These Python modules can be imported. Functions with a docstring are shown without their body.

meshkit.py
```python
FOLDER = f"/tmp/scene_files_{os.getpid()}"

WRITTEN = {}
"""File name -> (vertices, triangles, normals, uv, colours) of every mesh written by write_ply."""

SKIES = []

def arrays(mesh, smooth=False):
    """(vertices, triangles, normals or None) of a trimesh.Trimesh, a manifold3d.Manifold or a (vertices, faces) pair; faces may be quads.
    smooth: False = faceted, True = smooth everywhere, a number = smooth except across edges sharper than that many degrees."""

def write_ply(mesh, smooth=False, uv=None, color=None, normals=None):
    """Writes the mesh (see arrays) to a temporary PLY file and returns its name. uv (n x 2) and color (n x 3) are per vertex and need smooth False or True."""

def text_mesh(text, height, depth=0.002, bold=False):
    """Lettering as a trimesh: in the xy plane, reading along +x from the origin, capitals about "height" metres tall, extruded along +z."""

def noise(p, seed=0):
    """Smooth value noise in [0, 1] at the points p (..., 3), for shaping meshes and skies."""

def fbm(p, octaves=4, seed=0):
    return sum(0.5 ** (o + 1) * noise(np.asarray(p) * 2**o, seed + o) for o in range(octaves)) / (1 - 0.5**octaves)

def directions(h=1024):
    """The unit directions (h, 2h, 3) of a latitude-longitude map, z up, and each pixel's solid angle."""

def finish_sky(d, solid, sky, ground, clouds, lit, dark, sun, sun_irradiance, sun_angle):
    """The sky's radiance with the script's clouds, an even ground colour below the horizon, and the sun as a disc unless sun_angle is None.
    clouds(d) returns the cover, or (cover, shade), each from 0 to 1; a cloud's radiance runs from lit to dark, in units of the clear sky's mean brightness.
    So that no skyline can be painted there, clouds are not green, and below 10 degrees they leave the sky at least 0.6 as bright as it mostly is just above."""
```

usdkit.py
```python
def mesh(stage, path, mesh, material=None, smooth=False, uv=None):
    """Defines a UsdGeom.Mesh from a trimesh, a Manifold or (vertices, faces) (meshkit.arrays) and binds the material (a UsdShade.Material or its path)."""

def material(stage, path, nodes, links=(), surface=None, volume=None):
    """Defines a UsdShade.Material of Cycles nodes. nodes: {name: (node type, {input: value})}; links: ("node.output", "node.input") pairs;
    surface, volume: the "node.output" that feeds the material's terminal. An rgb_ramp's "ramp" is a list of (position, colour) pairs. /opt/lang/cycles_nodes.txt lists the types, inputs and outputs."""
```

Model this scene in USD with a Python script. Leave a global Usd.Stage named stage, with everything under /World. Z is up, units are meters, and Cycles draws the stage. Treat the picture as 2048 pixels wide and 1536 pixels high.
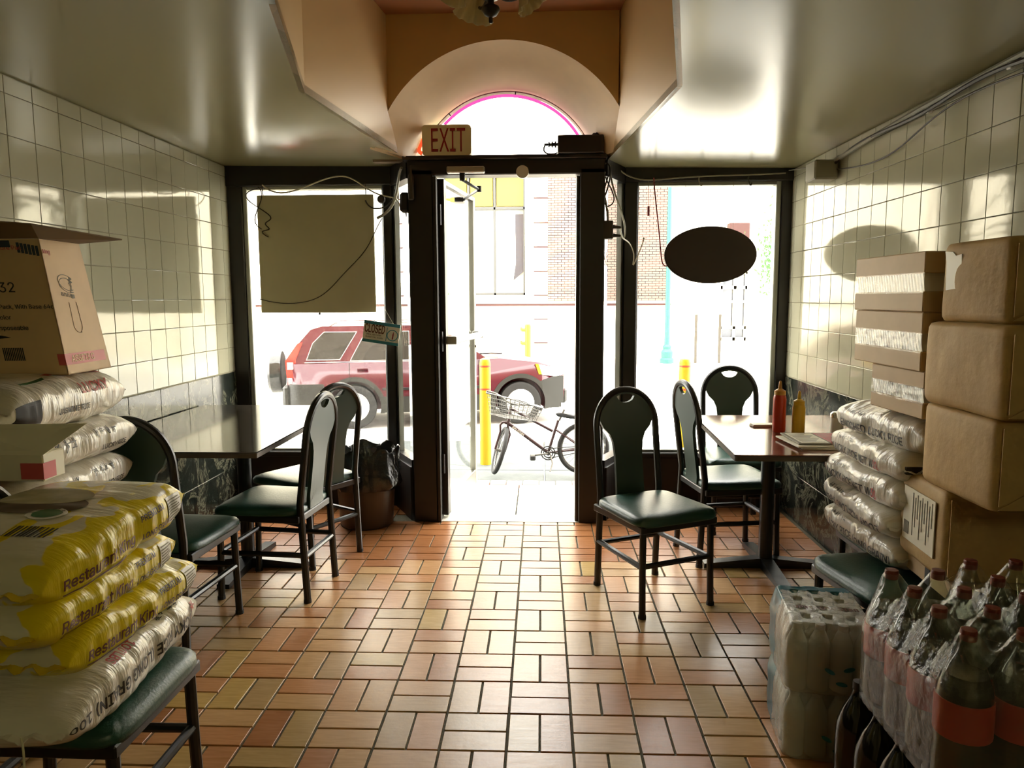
import math, random
import numpy as np, trimesh, usdkit, meshkit
import manifold3d as m3
from shapely.geometry import Polygon, Point, LineString, box as sbox
from shapely.ops import unary_union
from shapely import affinity
from pxr import Usd, UsdGeom, UsdLux, Gf, Sdf, UsdShade, Vt

stage = Usd.Stage.CreateInMemory()
UsdGeom.SetStageUpAxis(stage, 'Z')
UsdGeom.SetStageMetersPerUnit(stage, 1.0)
W = UsdGeom.Xform.Define(stage, '/World')
stage.SetDefaultPrim(W.GetPrim())
UsdGeom.Scope.Define(stage, '/World/Looks')

# ---------------------------------------------------------------- camera
YAW, PITCH, ROLL, CAMH = -.0402, -.1157, -.0046, 1.3581
cy, sy, cp, sp = math.cos(YAW), math.sin(YAW), math.cos(PITCH), math.sin(PITCH)
F_ = np.array([sy*cp, cy*cp, sp]); R_ = np.array([cy, -sy, 0.]); U_ = np.cross(R_, F_)
R_, U_ = math.cos(ROLL)*R_ + math.sin(ROLL)*U_, -math.sin(ROLL)*R_ + math.cos(ROLL)*U_
cam = UsdGeom.Camera.Define(stage, '/World/camera')
cam.AddTransformOp().Set(Gf.Matrix4d(*R_, 0, *U_, 0, *(-F_), 0, 0, 0, CAMH, 1))
cam.CreateHorizontalApertureAttr(36.0); cam.CreateVerticalApertureAttr(27.0)
cam.CreateFocalLengthAttr(1477.05/2048*36.0)
cam.CreateClippingRangeAttr(Gf.Vec2f(0.05, 300))
cam.CreateExposureAttr(1.42)

# ---------------------------------------------------------------- sky and sun
dome = UsdLux.DomeLight.Define(stage, '/World/sky')
dome.CreateIntensityAttr(1.75); dome.CreateColorAttr(Gf.Vec3f(1.0, 0.97, 0.90))
sun = UsdLux.DistantLight.Define(stage, '/World/sun')
sun.CreateIntensityAttr(21.0); sun.CreateColorAttr(Gf.Vec3f(1.0, 0.95, 0.80)); sun.CreateAngleAttr(0.6)
sun.AddRotateXYZOp().Set(Gf.Vec3f(38, 0, 14))      # over our own roof, onto the street and the far facade

# ---------------------------------------------------------------- helpers
rng = random.Random(7)
used = {}
def numbered(path):
    n = used.get(path, 0); used[path] = n + 1
    return path if n == 0 else '%s_%03d' % (path, n)

def tag(p, label=None, cat=None, group=None, kind=None):
    p = p.GetPrim() if hasattr(p, 'GetPrim') else p
    for k, v in (('label', label), ('category', cat), ('group', group), ('kind', kind)):
        if v: p.SetCustomDataByKey(k, v)
    return p

def thing(name, label=None, cat=None, loc=(0, 0, 0), rz=0, group=None, kind=None, rx=0, ry=0):
    x = UsdGeom.Xform.Define(stage, numbered('/World/' + name))
    place(x, loc, rz, rx, ry)
    tag(x, label, cat, group, kind)
    return x
def place(x, loc, rz=0, rx=0, ry=0):
    x.AddTranslateOp().Set(Gf.Vec3d(*map(float, loc)))
    x.AddRotateXYZOp().Set(Gf.Vec3f(float(rx), float(ry), float(rz)))
def dup(src, label, loc, rz=0, group=None, rx=0, ry=0):
    name = src.GetPrim().GetName()
    base = name[:-4] if name[-4:-3] == '_' and name[-3:].isdigit() else name
    x = UsdGeom.Xform.Define(stage, numbered('/World/' + base))
    x.GetPrim().GetReferences().AddInternalReference(src.GetPath())
    x.GetPrim().SetInstanceable(True)
    x.ClearXformOpOrder()
    x.GetPrim().GetAttribute('xformOp:translate')
    UsdGeom.XformCommonAPI
    x.GetPrim().CreateAttribute('xformOp:translate', Sdf.ValueTypeNames.Double3).Set(Gf.Vec3d(*map(float, loc)))
    x.GetPrim().CreateAttribute('xformOp:rotateXYZ', Sdf.ValueTypeNames.Float3).Set(Gf.Vec3f(float(rx), float(ry), float(rz)))
    x.GetPrim().CreateAttribute('xformOpOrder', Sdf.ValueTypeNames.TokenArray, False, Sdf.VariabilityUniform).Set(Vt.TokenArray(['xformOp:translate', 'xformOp:rotateXYZ']))
    was = src.GetPrim().GetCustomData()
    tag(x, label, was.get('category'), group or was.get('group'))
    return x

def rotm(rx=0, ry=0, rz=0):
    return trimesh.transformations.euler_matrix(math.radians(rx), math.radians(ry), math.radians(rz), 'sxyz')[:3, :3]
def tri(v, f):
    f = [list(q) for q in f]; out = []
    for q in f:
        for k in range(1, len(q) - 1): out.append((q[0], q[k], q[k+1]))
    return np.asarray(v, float), np.asarray(out, int)

class B:
    """collects shapes into one mesh"""
    def __init__(s): s.v, s.f, s.n = [], [], 0
    def add(s, mesh, T=None, off=None):
        if hasattr(mesh, 'to_mesh'):
            q = mesh.to_mesh(); v, f = np.asarray(q.vert_properties[:, :3], float), np.asarray(q.tri_verts, int)
        elif isinstance(mesh, tuple): v, f = mesh
        else: v, f = np.asarray(mesh.vertices), np.asarray(mesh.faces)
        v = np.asarray(v, float)
        if T is not None: v = v @ np.asarray(T).T
        if off is not None: v = v + np.asarray(off, float)
        s.v.append(v); s.f.append(np.asarray(f, int) + s.n); s.n += len(v)
        return s
    def box(s, lo, hi, bev=0.0, T=None, off=None):
        lo, hi = np.array(lo, float), np.array(hi, float)
        return s.add(cbox(lo, hi, bev), T, off)
    def tube(s, pts, r, n=8, closed=False, T=None, off=None):
        return s.add(tubemesh(pts, r, n, closed), T, off)
    def cyl(s, p0, p1, r, r1=None, n=16):
        return s.add(tubemesh([p0, p1], [r, r if r1 is None else r1], n))
    def lathe(s, prof, n=24, off=(0, 0, 0), T=None):
        return s.add(lathemesh(prof, n), T, off)
    def prism(s, poly, h, T=None, off=None):
        for g in getattr(poly, 'geoms', [poly]):
            if g.area > 1e-9: s.add(trimesh.creation.extrude_polygon(g, h, engine='earcut'), T, off)
        return s
    def sphere(s, c, r, sub=2, scale=(1, 1, 1)):
        m = trimesh.creation.icosphere(sub, 1.0); return s.add((np.array(m.vertices)*r*np.array(scale), m.faces), None, c)
    def mesh(s): return np.vstack(s.v), np.vstack(s.f)
    def build(s, name, mat, parent=None, smooth=32, label=None, kind=None):
        base = str(parent.GetPath()) if parent is not None else '/World'
        m = usdkit.mesh(stage, numbered(base + '/' + name), s.mesh(), mat, smooth)
        tag(m, label, None, None, kind)
        return m
def cbox(lo, hi, bev=0.0):
    c, h = (lo + hi)/2, np.abs(hi - lo)/2
    if bev <= 0:
        v = np.array([[x, y, z] for x in (-1, 1) for y in (-1, 1) for z in (-1, 1)])*h + c
        return tri(v, [(0, 1, 3, 2), (4, 6, 7, 5), (0, 4, 5, 1), (2, 3, 7, 6), (0, 2, 6, 4), (1, 5, 7, 3)])
    b = min(bev, *(h*.98)); S = [(x, y, z) for x in (-1, 1) for y in (-1, 1) for z in (-1, 1)]
    v, idx = [], {}
    for si, q in enumerate(S):
        for a in range(3):
            p = np.array(q)*(h - b); p[a] = q[a]*h[a]
            idx[si, a] = len(v); v.append(p + c)
    f = []
    def key(x, y, z): return S.index((x, y, z))
    for a in range(3):                      # faces
        o = [k for k in range(3) if k != a]
        for sg in (-1, 1):
            ring = []
            for (p, q) in ((-1, -1), (1, -1), (1, 1), (-1, 1)):
                t = [0, 0, 0]; t[a] = sg; t[o[0]] = p; t[o[1]] = q; ring.append(idx[key(*t), a])
            f.append(ring)
    for a in range(3):                      # edges along axis a
        o = [k for k in range(3) if k != a]
        for p in (-1, 1):
            for q in (-1, 1):
                t0 = [0, 0, 0]; t0[o[0]] = p; t0[o[1]] = q; t1 = list(t0); t0[a], t1[a] = -1, 1
                k0, k1 = key(*t0), key(*t1)
                f.append([idx[k0, o[0]], idx[k1, o[0]], idx[k1, o[1]], idx[k0, o[1]]])
    for si in range(8): f.append([idx[si, 0], idx[si, 1], idx[si, 2]])
    v, f = tri(v, f)
    nrm = np.cross(v[f[:, 1]] - v[f[:, 0]], v[f[:, 2]] - v[f[:, 0]]); ctr = v[f].mean(1) - c
    flip = (nrm*ctr).sum(1) < 0; f[flip] = f[flip][:, ::-1]
    return v, f
def tubemesh(pts, r, n=8, closed=False):
    p = np.asarray(pts, float); k = len(p); r = np.broadcast_to(np.asarray(r, float), (k,))
    t = (np.roll(p, -1, 0) - np.roll(p, 1, 0)) if closed else np.gradient(p, axis=0)
    t = t/(np.linalg.norm(t, axis=1, keepdims=True) + 1e-12)
    a = np.zeros_like(p); ref = np.array([0, 0, 1.]) if abs(t[0, 2]) < .9 else np.array([1., 0, 0])
    a0 = np.cross(t[0], ref)
    for i in range(k):
        a0 = a0 - t[i]*a0.dot(t[i]); a0 = a0/(np.linalg.norm(a0) + 1e-12); a[i] = a0
    b = np.cross(t, a); g = np.arange(n)*2*np.pi/n
    v = p[:, None] + r[:, None, None]*(np.cos(g)[None, :, None]*a[:, None] + np.sin(g)[None, :, None]*b[:, None])
    v = v.reshape(-1, 3); f = []
    for i in range(k if closed else k - 1):
        i2 = (i + 1) % k
        for j in range(n):
            j2 = (j + 1) % n
            f.append((i*n + j, i*n + j2, i2*n + j2, i2*n + j))
    if not closed:
        v = np.vstack([v, p[0], p[-1]]); c0, c1 = len(v) - 2, len(v) - 1
        for j in range(n):
            f.append((c0, (j + 1) % n, j)); f.append((c1, (k - 1)*n + j, (k - 1)*n + (j + 1) % n))
    return tri(v, f)
def lathemesh(prof, n=24):
    prof = np.asarray(prof, float); g = np.arange(n)*2*np.pi/n; v = []; f = []
    for r, z in prof: v += [(r*math.cos(q), r*math.sin(q), z) for q in g]
    for i in range(len(prof) - 1):
        for j in range(n):
            j2 = (j + 1) % n
            f.append((i*n + j, i*n + j2, (i + 1)*n + j2, (i + 1)*n + j))
    v += [(0, 0, prof[0][1]), (0, 0, prof[-1][1])]; c0, c1 = len(v) - 2, len(v) - 1; l = (len(prof) - 1)*n
    if prof[0][0] > 1e-6: f += [(c0, (j + 1) % n, j) for j in range(n)]
    if prof[-1][0] > 1e-6: f += [(c1, l + j, l + (j + 1) % n) for j in range(n)]
    return tri(v, f)
def curve(pts, n=24):
    """smooth curve through points"""
    from scipy.interpolate import CubicSpline
    p = np.asarray(pts, float)
    if len(p) == 2: return np.linspace(p[0], p[1], 3)
    d = np.r_[0, np.cumsum(np.linalg.norm(np.diff(p, axis=0), axis=1))]
    return CubicSpline(d, p)(np.linspace(0, d[-1], n))
def frame(ex, ey, ez): return np.stack([ex, ey, ez], 1)   # columns = axes
XZ = frame((1, 0, 0), (0, 0, 1), (0, -1, 0))              # plane art (x, y) -> (x, z), depth towards -y
YZ_R = frame((0, 1, 0), (0, 0, 1), (1, 0, 0))             # reads along +y, faces +x
YZ_L = frame((0, -1, 0), (0, 0, 1), (-1, 0, 0))           # reads along -y, faces -x

# ---------------------------------------------------------------- materials
def lin(c): return tuple((x/12.92 if x < .04045 else ((x + .055)/1.055)**2.4) for x in (k/255. for k in c))
L_ = '/World/Looks/'
def mat(name, col, rough=.5, metal=0., bump=0, bscale=40, var=0, vscale=6, obj_var=0, isl=False, **kw):
    """plain principled look with optional tone noise, per object variation and fine relief"""
    nodes = {'p': ('principled_bsdf', dict(base_color=tuple(col), roughness=rough, metallic=metal, **kw)), 'g': ('texture_coordinate', {})}
    links = []; src = None
    if var:
        nodes['n'] = ('noise_texture', dict(scale=vscale, detail=5., roughness=.6)); links.append(('g.object', 'n.vector'))
        lo, hi = [max(0, c*(1 - var)) for c in col], [c*(1 + var) for c in col]
        nodes['r'] = ('rgb_ramp', {'ramp': [(.3, lo), (.7, hi)]}); links.append(('n.fac', 'r.fac')); src = 'r.color'
    if obj_var:
        nodes['o'] = ('object_info', {}) if not isl else ('geometry', {})
        nodes['mr'] = ('map_range', dict(to_min=1 - obj_var, to_max=1 + obj_var))
        links.append(('o.random' if not isl else 'o.random_per_island', 'mr.value'))
        nodes['h'] = ('hsv', dict(color=tuple(col)))
        links.append(('mr.result', 'h.value'))
        if src: links.append((src, 'h.color'))
        src = 'h.color'
    if src: links.append((src, 'p.base_color'))
    if bump:
        nodes['bn'] = ('noise_texture', dict(scale=bscale, detail=4.)); links.append(('g.object', 'bn.vector'))
        nodes['b'] = ('bump', dict(strength=min(1., bump), distance=.01 if bump <= 1 else .01*bump)); links += [('bn.fac', 'b.height'), ('b.normal', 'p.normal')]
    return usdkit.material(stage, L_ + name, nodes, links, surface='p.BSDF')
def ramp2(name, scale, stops, rough=.5, coord='object', mapping=None, detail=3., dist=0., bump=0, bscale=60, spec=None, metal=0., **kw):
    nodes = {'g': ('texture_coordinate', {}), 'm': ('mapping', dict(scale=mapping or (1, 1, 1))), 'n': ('noise_texture', dict(scale=scale, detail=detail, distortion=dist)),
             'r': ('rgb_ramp', {'ramp': stops}), 'p': ('principled_bsdf', dict(roughness=rough, metallic=metal, **kw))}
    links = [('g.' + coord, 'm.vector'), ('m.vector', 'n.vector'), ('n.fac', 'r.fac'), ('r.color', 'p.base_color')]
    if bump:
        nodes['bn'] = ('noise_texture', dict(scale=bscale, detail=3.)); links.append(('g.object', 'bn.vector'))
        nodes['b'] = ('bump', dict(strength=bump, distance=.01)); links += [('bn.fac', 'b.height'), ('b.normal', 'p.normal')]
    return usdkit.material(stage, L_ + name, nodes, links, surface='p.BSDF')
def emit(name, col, s): return usdkit.material(stage, L_ + name, {'e': ('emission', dict(color=col, strength=s))}, [], surface='e.emission')
def pane_mat(name, tint=(1, 1, 1), dirt=0., rough=0.):
    nodes = {'lw': ('layer_weight', dict(blend=.5)), 'pw': ('math', dict(math_type='power', value2=5.)), 'f': ('math', dict(math_type='multiply_add', value2=.85, value3=.035)), 't': ('transparent_bsdf', dict(color=tint)), 'g': ('glossy_bsdf', dict(color=(1, 1, 1), roughness=rough)), 'x': ('mix_closure', {})}
    links = [('lw.facing', 'pw.value1'), ('pw.value', 'f.value1'), ('f.value', 'x.fac'), ('t.BSDF', 'x.closure1'), ('g.BSDF', 'x.closure2')]; out = 'x.closure'
    if dirt:
        nodes['tc'] = ('texture_coordinate', {}); nodes['n'] = ('noise_texture', dict(scale=9., detail=6., roughness=.7))
        nodes['mr'] = ('map_range', dict(from_min=.4, from_max=.75, to_min=dirt*.5, to_max=dirt*1.6))
        nodes['d'] = ('translucent_bsdf', dict(color=(.75, .77, .72))); nodes['y'] = ('mix_closure', {})
        links += [('tc.object', 'n.vector'), ('n.fac', 'mr.value'), ('mr.result', 'y.fac'), ('x.closure', 'y.closure1'), ('d.BSDF', 'y.closure2')]; out = 'y.closure'
    return usdkit.material(stage, L_ + name, nodes, links, surface=out)
def film_mat(name, white=.25, rough=.12, col=(.8, .8, .76), spec=.5):
    """thin clear plastic: partly see-through, wrinkled and shiny"""
    nodes = {'tc': ('texture_coordinate', {}), 'n': ('noise_texture', dict(scale=38., detail=4.)), 'b': ('bump', dict(strength=.55, distance=.012)),
             't': ('transparent_bsdf', dict(color=(.97, .97, .95))), 'p': ('principled_bsdf', dict(base_color=col, roughness=rough, specular_ior_level=spec)), 'x': ('mix_closure', dict(fac=white)),
             'lw': ('layer_weight', dict(blend=.5)), 'pw': ('math', dict(math_type='power', value2=4.)), 'f': ('math', dict(math_type='multiply_add', value2=.6, value3=.035)), 'gl': ('glossy_bsdf', dict(color=(1, 1, 1), roughness=rough)), 'y': ('mix_closure', {})}
    links = [('tc.object', 'n.vector'), ('n.fac', 'b.height'), ('b.normal', 'p.normal'), ('b.normal', 'gl.normal'), ('t.BSDF', 'x.closure1'), ('p.BSDF', 'x.closure2'),
             ('b.normal', 'lw.normal'), ('lw.facing', 'pw.value1'), ('pw.value', 'f.value1'), ('f.value', 'y.fac'), ('x.closure', 'y.closure1'), ('gl.BSDF', 'y.closure2')]
    return usdkit.material(stage, L_ + name, nodes, links, surface='y.closure')

def tile_floor_mat(name, isl):
    rnd = 'oi.random_per_island' if isl else 'oi.random'
    nodes = {'oi': ('geometry', {}) if isl else ('object_info', {}), 'g': ('texture_coordinate', {}),
             'r': ('rgb_ramp', {'ramp': [(0, (.33, .135, .048)), (.25, (.47, .22, .085)), (.5, (.51, .29, .12)), (.7, (.45, .27, .11)), (.86, (.37, .24, .10)), (1, (.48, .31, .09))]}),
             'm': ('mapping', dict(scale=(5, 45, 5))), 'n': ('noise_texture', dict(scale=2.2, detail=4., distortion=.6)),
             'mr': ('map_range', dict(from_min=.3, from_max=.7, to_min=.92, to_max=1.06)), 'h': ('hsv', {}),
             'n2': ('noise_texture', dict(scale=60., detail=3.)), 'b': ('bump', dict(strength=.10, distance=.003)),
             'rr': ('map_range', dict(from_min=.3, from_max=.7, to_min=.25, to_max=.31)),
             'p': ('principled_bsdf', dict(roughness=.33, specular_ior_level=.42))}
    links = [(rnd, 'r.fac'), ('g.object', 'm.vector'), ('m.vector', 'n.vector'), ('n.fac', 'mr.value'), ('mr.result', 'h.value'), ('r.color', 'h.color'), ('h.color', 'p.base_color'),
             ('g.object', 'n2.vector'), ('n2.fac', 'b.height'), ('b.normal', 'p.normal'), ('n.fac', 'rr.value'), ('rr.result', 'p.roughness')]
    return usdkit.material(stage, L_ + name, nodes, links, surface='p.BSDF')
def marble_mat(name):
    nodes = {'g': ('texture_coordinate', {}), 'n': ('noise_texture', dict(scale=5., detail=8., roughness=.7, distortion=1.6)), 'r': ('rgb_ramp', {'ramp': [(.3, (.008, .011, .009)), (.5, (.018, .022, .017)), (.56, (.13, .125, .085)), (.6, (.03, .036, .026)), (.75, (.012, .015, .012))]}),
             'p': ('principled_bsdf', dict(roughness=.14, specular_ior_level=.6))}
    return usdkit.material(stage, L_ + name, nodes, [('g.object', 'n.vector'), ('n.fac', 'r.fac'), ('r.color', 'p.base_color')], surface='p.BSDF')

def sack_mat():
    nodes = {'g': ('texture_coordinate', {}), 'm': ('mapping', dict(scale=(14, 75, 14))), 'n': ('noise_texture', dict(scale=1., detail=3.)), 'b': ('bump', dict(strength=.45, distance=.008)), 'p': ('principled_bsdf', dict(base_color=(.70, .66, .56), roughness=.16, specular_ior_level=.9))}
    return usdkit.material(stage, L_ + 'white_sack', nodes, [('g.object', 'm.vector'), ('m.vector', 'n.vector'), ('n.fac', 'b.height'), ('b.normal', 'p.normal')], surface='p.BSDF')
M = dict(
    tread=mat('pale_threshold', (.6, .57, .48), .5),
    tile_floor=tile_floor_mat('quarry_tile', False), tile_floor_far=tile_floor_mat('quarry_tile_field', True),
    grout=mat('floor_grout', (.085, .075, .04), .85, bump=.5, bscale=90),
    wall_tile=mat('white_wall_tile', (.46, .44, .31), .07, obj_var=.03, bump=.05, bscale=7, specular_ior_level=.75),
    wall_grout=mat('wall_grout', (.34, .31, .20), .8),
    marble=marble_mat('green_marble'),
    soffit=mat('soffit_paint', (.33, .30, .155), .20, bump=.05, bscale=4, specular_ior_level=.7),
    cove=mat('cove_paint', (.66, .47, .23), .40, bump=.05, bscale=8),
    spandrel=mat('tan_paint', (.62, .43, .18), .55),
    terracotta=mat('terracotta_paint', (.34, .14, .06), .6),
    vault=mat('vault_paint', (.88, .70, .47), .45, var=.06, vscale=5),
    bronze=mat('dark_bronze', (.016, .013, .010), .38, metal=.0, specular_ior_level=.5),
    alu=mat('worn_aluminium', (.42, .41, .37), .32, metal=1.),
    aluside=mat('weathered_aluminium', (.33, .33, .28), .45, metal=.6),
    black=mat('black_plastic', (.012, .011, .010), .4), blackrub=mat('black_rubber', (.02, .02, .02), .7),
    frame=mat('black_tube', (.012, .013, .012), .33, specular_ior_level=.6),
    vinyl=mat('green_vinyl', (.018, .068, .050), .36, bump=.1, bscale=120, specular_ior_level=.6),
    splat=mat('dark_green_splat', (.028, .055, .040), .34, specular_ior_level=.6),
    table_dark=mat('dark_laminate', (.05, .042, .033), .10, specular_ior_level=.8),
    table_red=mat('brown_laminate', (.16, .05, .028), .12, var=.2, vscale=14, specular_ior_level=.7),
    edge=mat('table_edge', (.10, .075, .05), .4),
    kraft=mat('kraft_paper', (.50, .33, .125), .62, var=.14, vscale=7, bump=.35, bscale=16),
    carton=mat('printed_carton', (.66, .46, .25), .6, var=.07, vscale=6),
    carton_in=mat('carton_inside', (.20, .14, .075), .8),
    white_card=mat('white_card', (.74, .70, .55), .5),
    tan_card=mat('tan_carton', (.54, .38, .20), .55, var=.06, vscale=9),
    ink=mat('black_ink', (.02, .018, .015), .45), red_ink=mat('red_ink', (.42, .035, .03), .45), brown_ink=mat('brown_ink', (.12, .03, .012), .4), blue_ink=mat('navy_ink', (.03, .045, .075), .5), grey_ink=mat('grey_ink', (.2, .18, .12), .6), green_ink=mat('green_ink', (.02, .11, .03), .4), pink_ink=mat('pink_ink', (.55, .09, .09), .5), loaf=mat('loaf_print', (.36, .32, .17), .4, var=.2, vscale=20), wood_ink=mat('board_print', (.08, .05, .03), .4),
    sack=sack_mat(),
    yellow=mat('yellow_sack_side', (.66, .47, .015), .24, specular_ior_level=.7),
    white_plastic=mat('white_plastic', (.72, .70, .62), .35), string=mat('bag_string', (.6, .57, .4), .8),
    cap=mat('red_cap', (.15, .026, .014), .4), label_red=mat('red_label', (.34, .03, .014), .35),
    cola=mat('cola', (.012, .006, .003), .12, specular_ior_level=.5),
    darkbottle=mat('dark_bottle', (.010, .010, .008), .08, specular_ior_level=.6),
    pet=pane_mat('clear_bottle', (.86, .90, .80)),
    film=film_mat('shrink_film', .05, .14, (.72, .70, .55)), waterfilm=film_mat('water_film', .42, .14, (.62, .62, .52)), clear_window=film_mat('clear_window', .03, .10), bluefilm=mat('blue_film', (.020, .115, .150), .25, specular_ior_level=.7),
    water=mat('water_bottle', (.52, .54, .48), .10, specular_ior_level=.6), watercap=mat('white_bottle_cap', (.6, .6, .56), .4),
    ketchup=mat('ketchup', (.46, .035, .008), .25), mustard=mat('mustard', (.62, .36, .012), .3), nozzle_red=mat('amber_nozzle', (.5, .22, .02), .35),
    glassjar=mat('shaker_glass', (.55, .52, .42), .15), chrome=mat('chrome', (.7, .7, .66), .15, metal=1.),
    binbag=mat('black_bin_liner', (.012, .013, .013), .16, bump=.7, bscale=22, specular_ior_level=.7), bin=mat('brown_bin', (.055, .030, .013), .35, bump=.1),
    cable=mat('grey_cable', (.28, .26, .18), .5), cable_dark=mat('dark_cable', (.05, .042, .03), .5), cable_red=mat('red_wire', (.28, .03, .04), .5), cable_white=mat('white_cable', (.62, .58, .44), .5),
    panel=mat('grey_sign_back', (.56, .52, .32), .7, var=.05, vscale=3), oval=mat('oval_sign_back', (.035, .022, .014), .55), teal=mat('teal_print', (.03, .20, .24), .4), orange_rim=mat('sign_rim', (.25, .2, .02), .5),
    exit_face=mat('exit_face', (.72, .66, .40), .5), exit_red=mat('exit_red', (.30, .015, .02), .5),
    pane=pane_mat('window_glass'), dirty=pane_mat('dusty_glass', dirt=.008),
    clear_door=pane_mat('door_glass', (.97, .98, .97), dirt=.008),
    frosted=usdkit.material(stage, L_ + 'etched_shade', {'p': ('principled_bsdf', dict(base_color=(.62, .54, .32), roughness=.35)), 't': ('translucent_bsdf', dict(color=(.6, .52, .3))), 'x': ('mix_closure', dict(fac=.4))}, [('p.BSDF', 'x.closure1'), ('t.BSDF', 'x.closure2')], surface='x.closure'),
    neon_pink=emit('neon_pink', (1., .10, .45), .45), neon_red=emit('neon_red', (1., .07, .02), .6),
    # outside
    concrete=mat('pale_concrete', (.66, .64, .56), .8, var=.05, vscale=3, bump=.2, bscale=60),
    pavement=mat('pavement', (.070, .080, .077), .85, var=.18, vscale=4, bump=.3, bscale=40), asphalt=mat('asphalt', (.48, .47, .43), .9, var=.15, vscale=5, bump=.3, bscale=70),
    curbstone=mat('curb_stone', (.5, .48, .42), .8), pave_brick=mat('paving_brick', (.42, .24, .18), .8, obj_var=.15),
    stone=mat('pale_limestone', (.72, .67, .53), .75, var=.04, vscale=1.2), brick=mat('pale_red_brick', (.20, .125, .10), .8, obj_var=.15), brick_far=mat('pale_red_brick_field', (.20, .125, .10), .8, obj_var=.15, isl=True), mortar=mat('dark_mortar', (.014, .007, .007), .9),
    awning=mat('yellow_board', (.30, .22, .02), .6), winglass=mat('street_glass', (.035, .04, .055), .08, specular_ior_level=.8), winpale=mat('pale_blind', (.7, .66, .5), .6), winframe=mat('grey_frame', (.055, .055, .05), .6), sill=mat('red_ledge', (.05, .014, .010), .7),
    own_wall=mat('shopfront_wall', (.3, .22, .16), .8),
    yellow_post=mat('yellow_sleeve', (.42, .32, .003), .45), tape=mat('red_tape', (.45, .06, .02), .5), lamp_teal=mat('teal_iron', (.02, .12, .095), .5),
    car_red=mat('car_red', (.062, .0015, .008), .25, specular_ior_level=.5, coat_weight=.25, coat_roughness=.06), car_grey=mat('car_cladding', (.016, .016, .012), .5), car_glass=mat('car_glass', (.012, .013, .011), .08, specular_ior_level=.7), tyre=mat('tyre', (.013, .013, .012), .75), rim=mat('alloy_rim', (.62, .61, .55), .3, metal=.8),
    head=mat('headlamp', (.75, .72, .6), .1, specular_ior_level=.8), amber=mat('amber_lens', (.7, .28, .02), .2), tail=mat('tail_lens', (.6, .03, .02), .2), silver=mat('silver_trim', (.6, .6, .57), .3, metal=.7),
    bike_frame=mat('maroon_frame', (.028, .007, .008), .35), bike_steel=mat('bike_steel', (.16, .155, .14), .35, metal=.7), saddle=mat('saddle', (.012, .014, .016), .45), bike_letter=mat('bike_letter', (.6, .55, .48), .5),
    leaf=usdkit.material(stage, L_ + 'leaf', {'p': ('principled_bsdf', dict(base_color=(.06, .16, .05), roughness=.5)), 't': ('translucent_bsdf', dict(color=(.1, .3, .06))), 'x': ('mix_closure', dict(fac=.35))}, [('p.BSDF', 'x.closure1'), ('t.BSDF', 'x.closure2')], surface='x.closure'), bark=mat('bark', (.12, .09, .06), .9),
    lamp_on=emit('fluorescent_tube', (1., .92, .50), 13.), lamp_case=mat('lamp_case', (.6, .58, .5), .5), back_wall=mat('back_wall_paint', (.5, .44, .28), .6),
)
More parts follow.
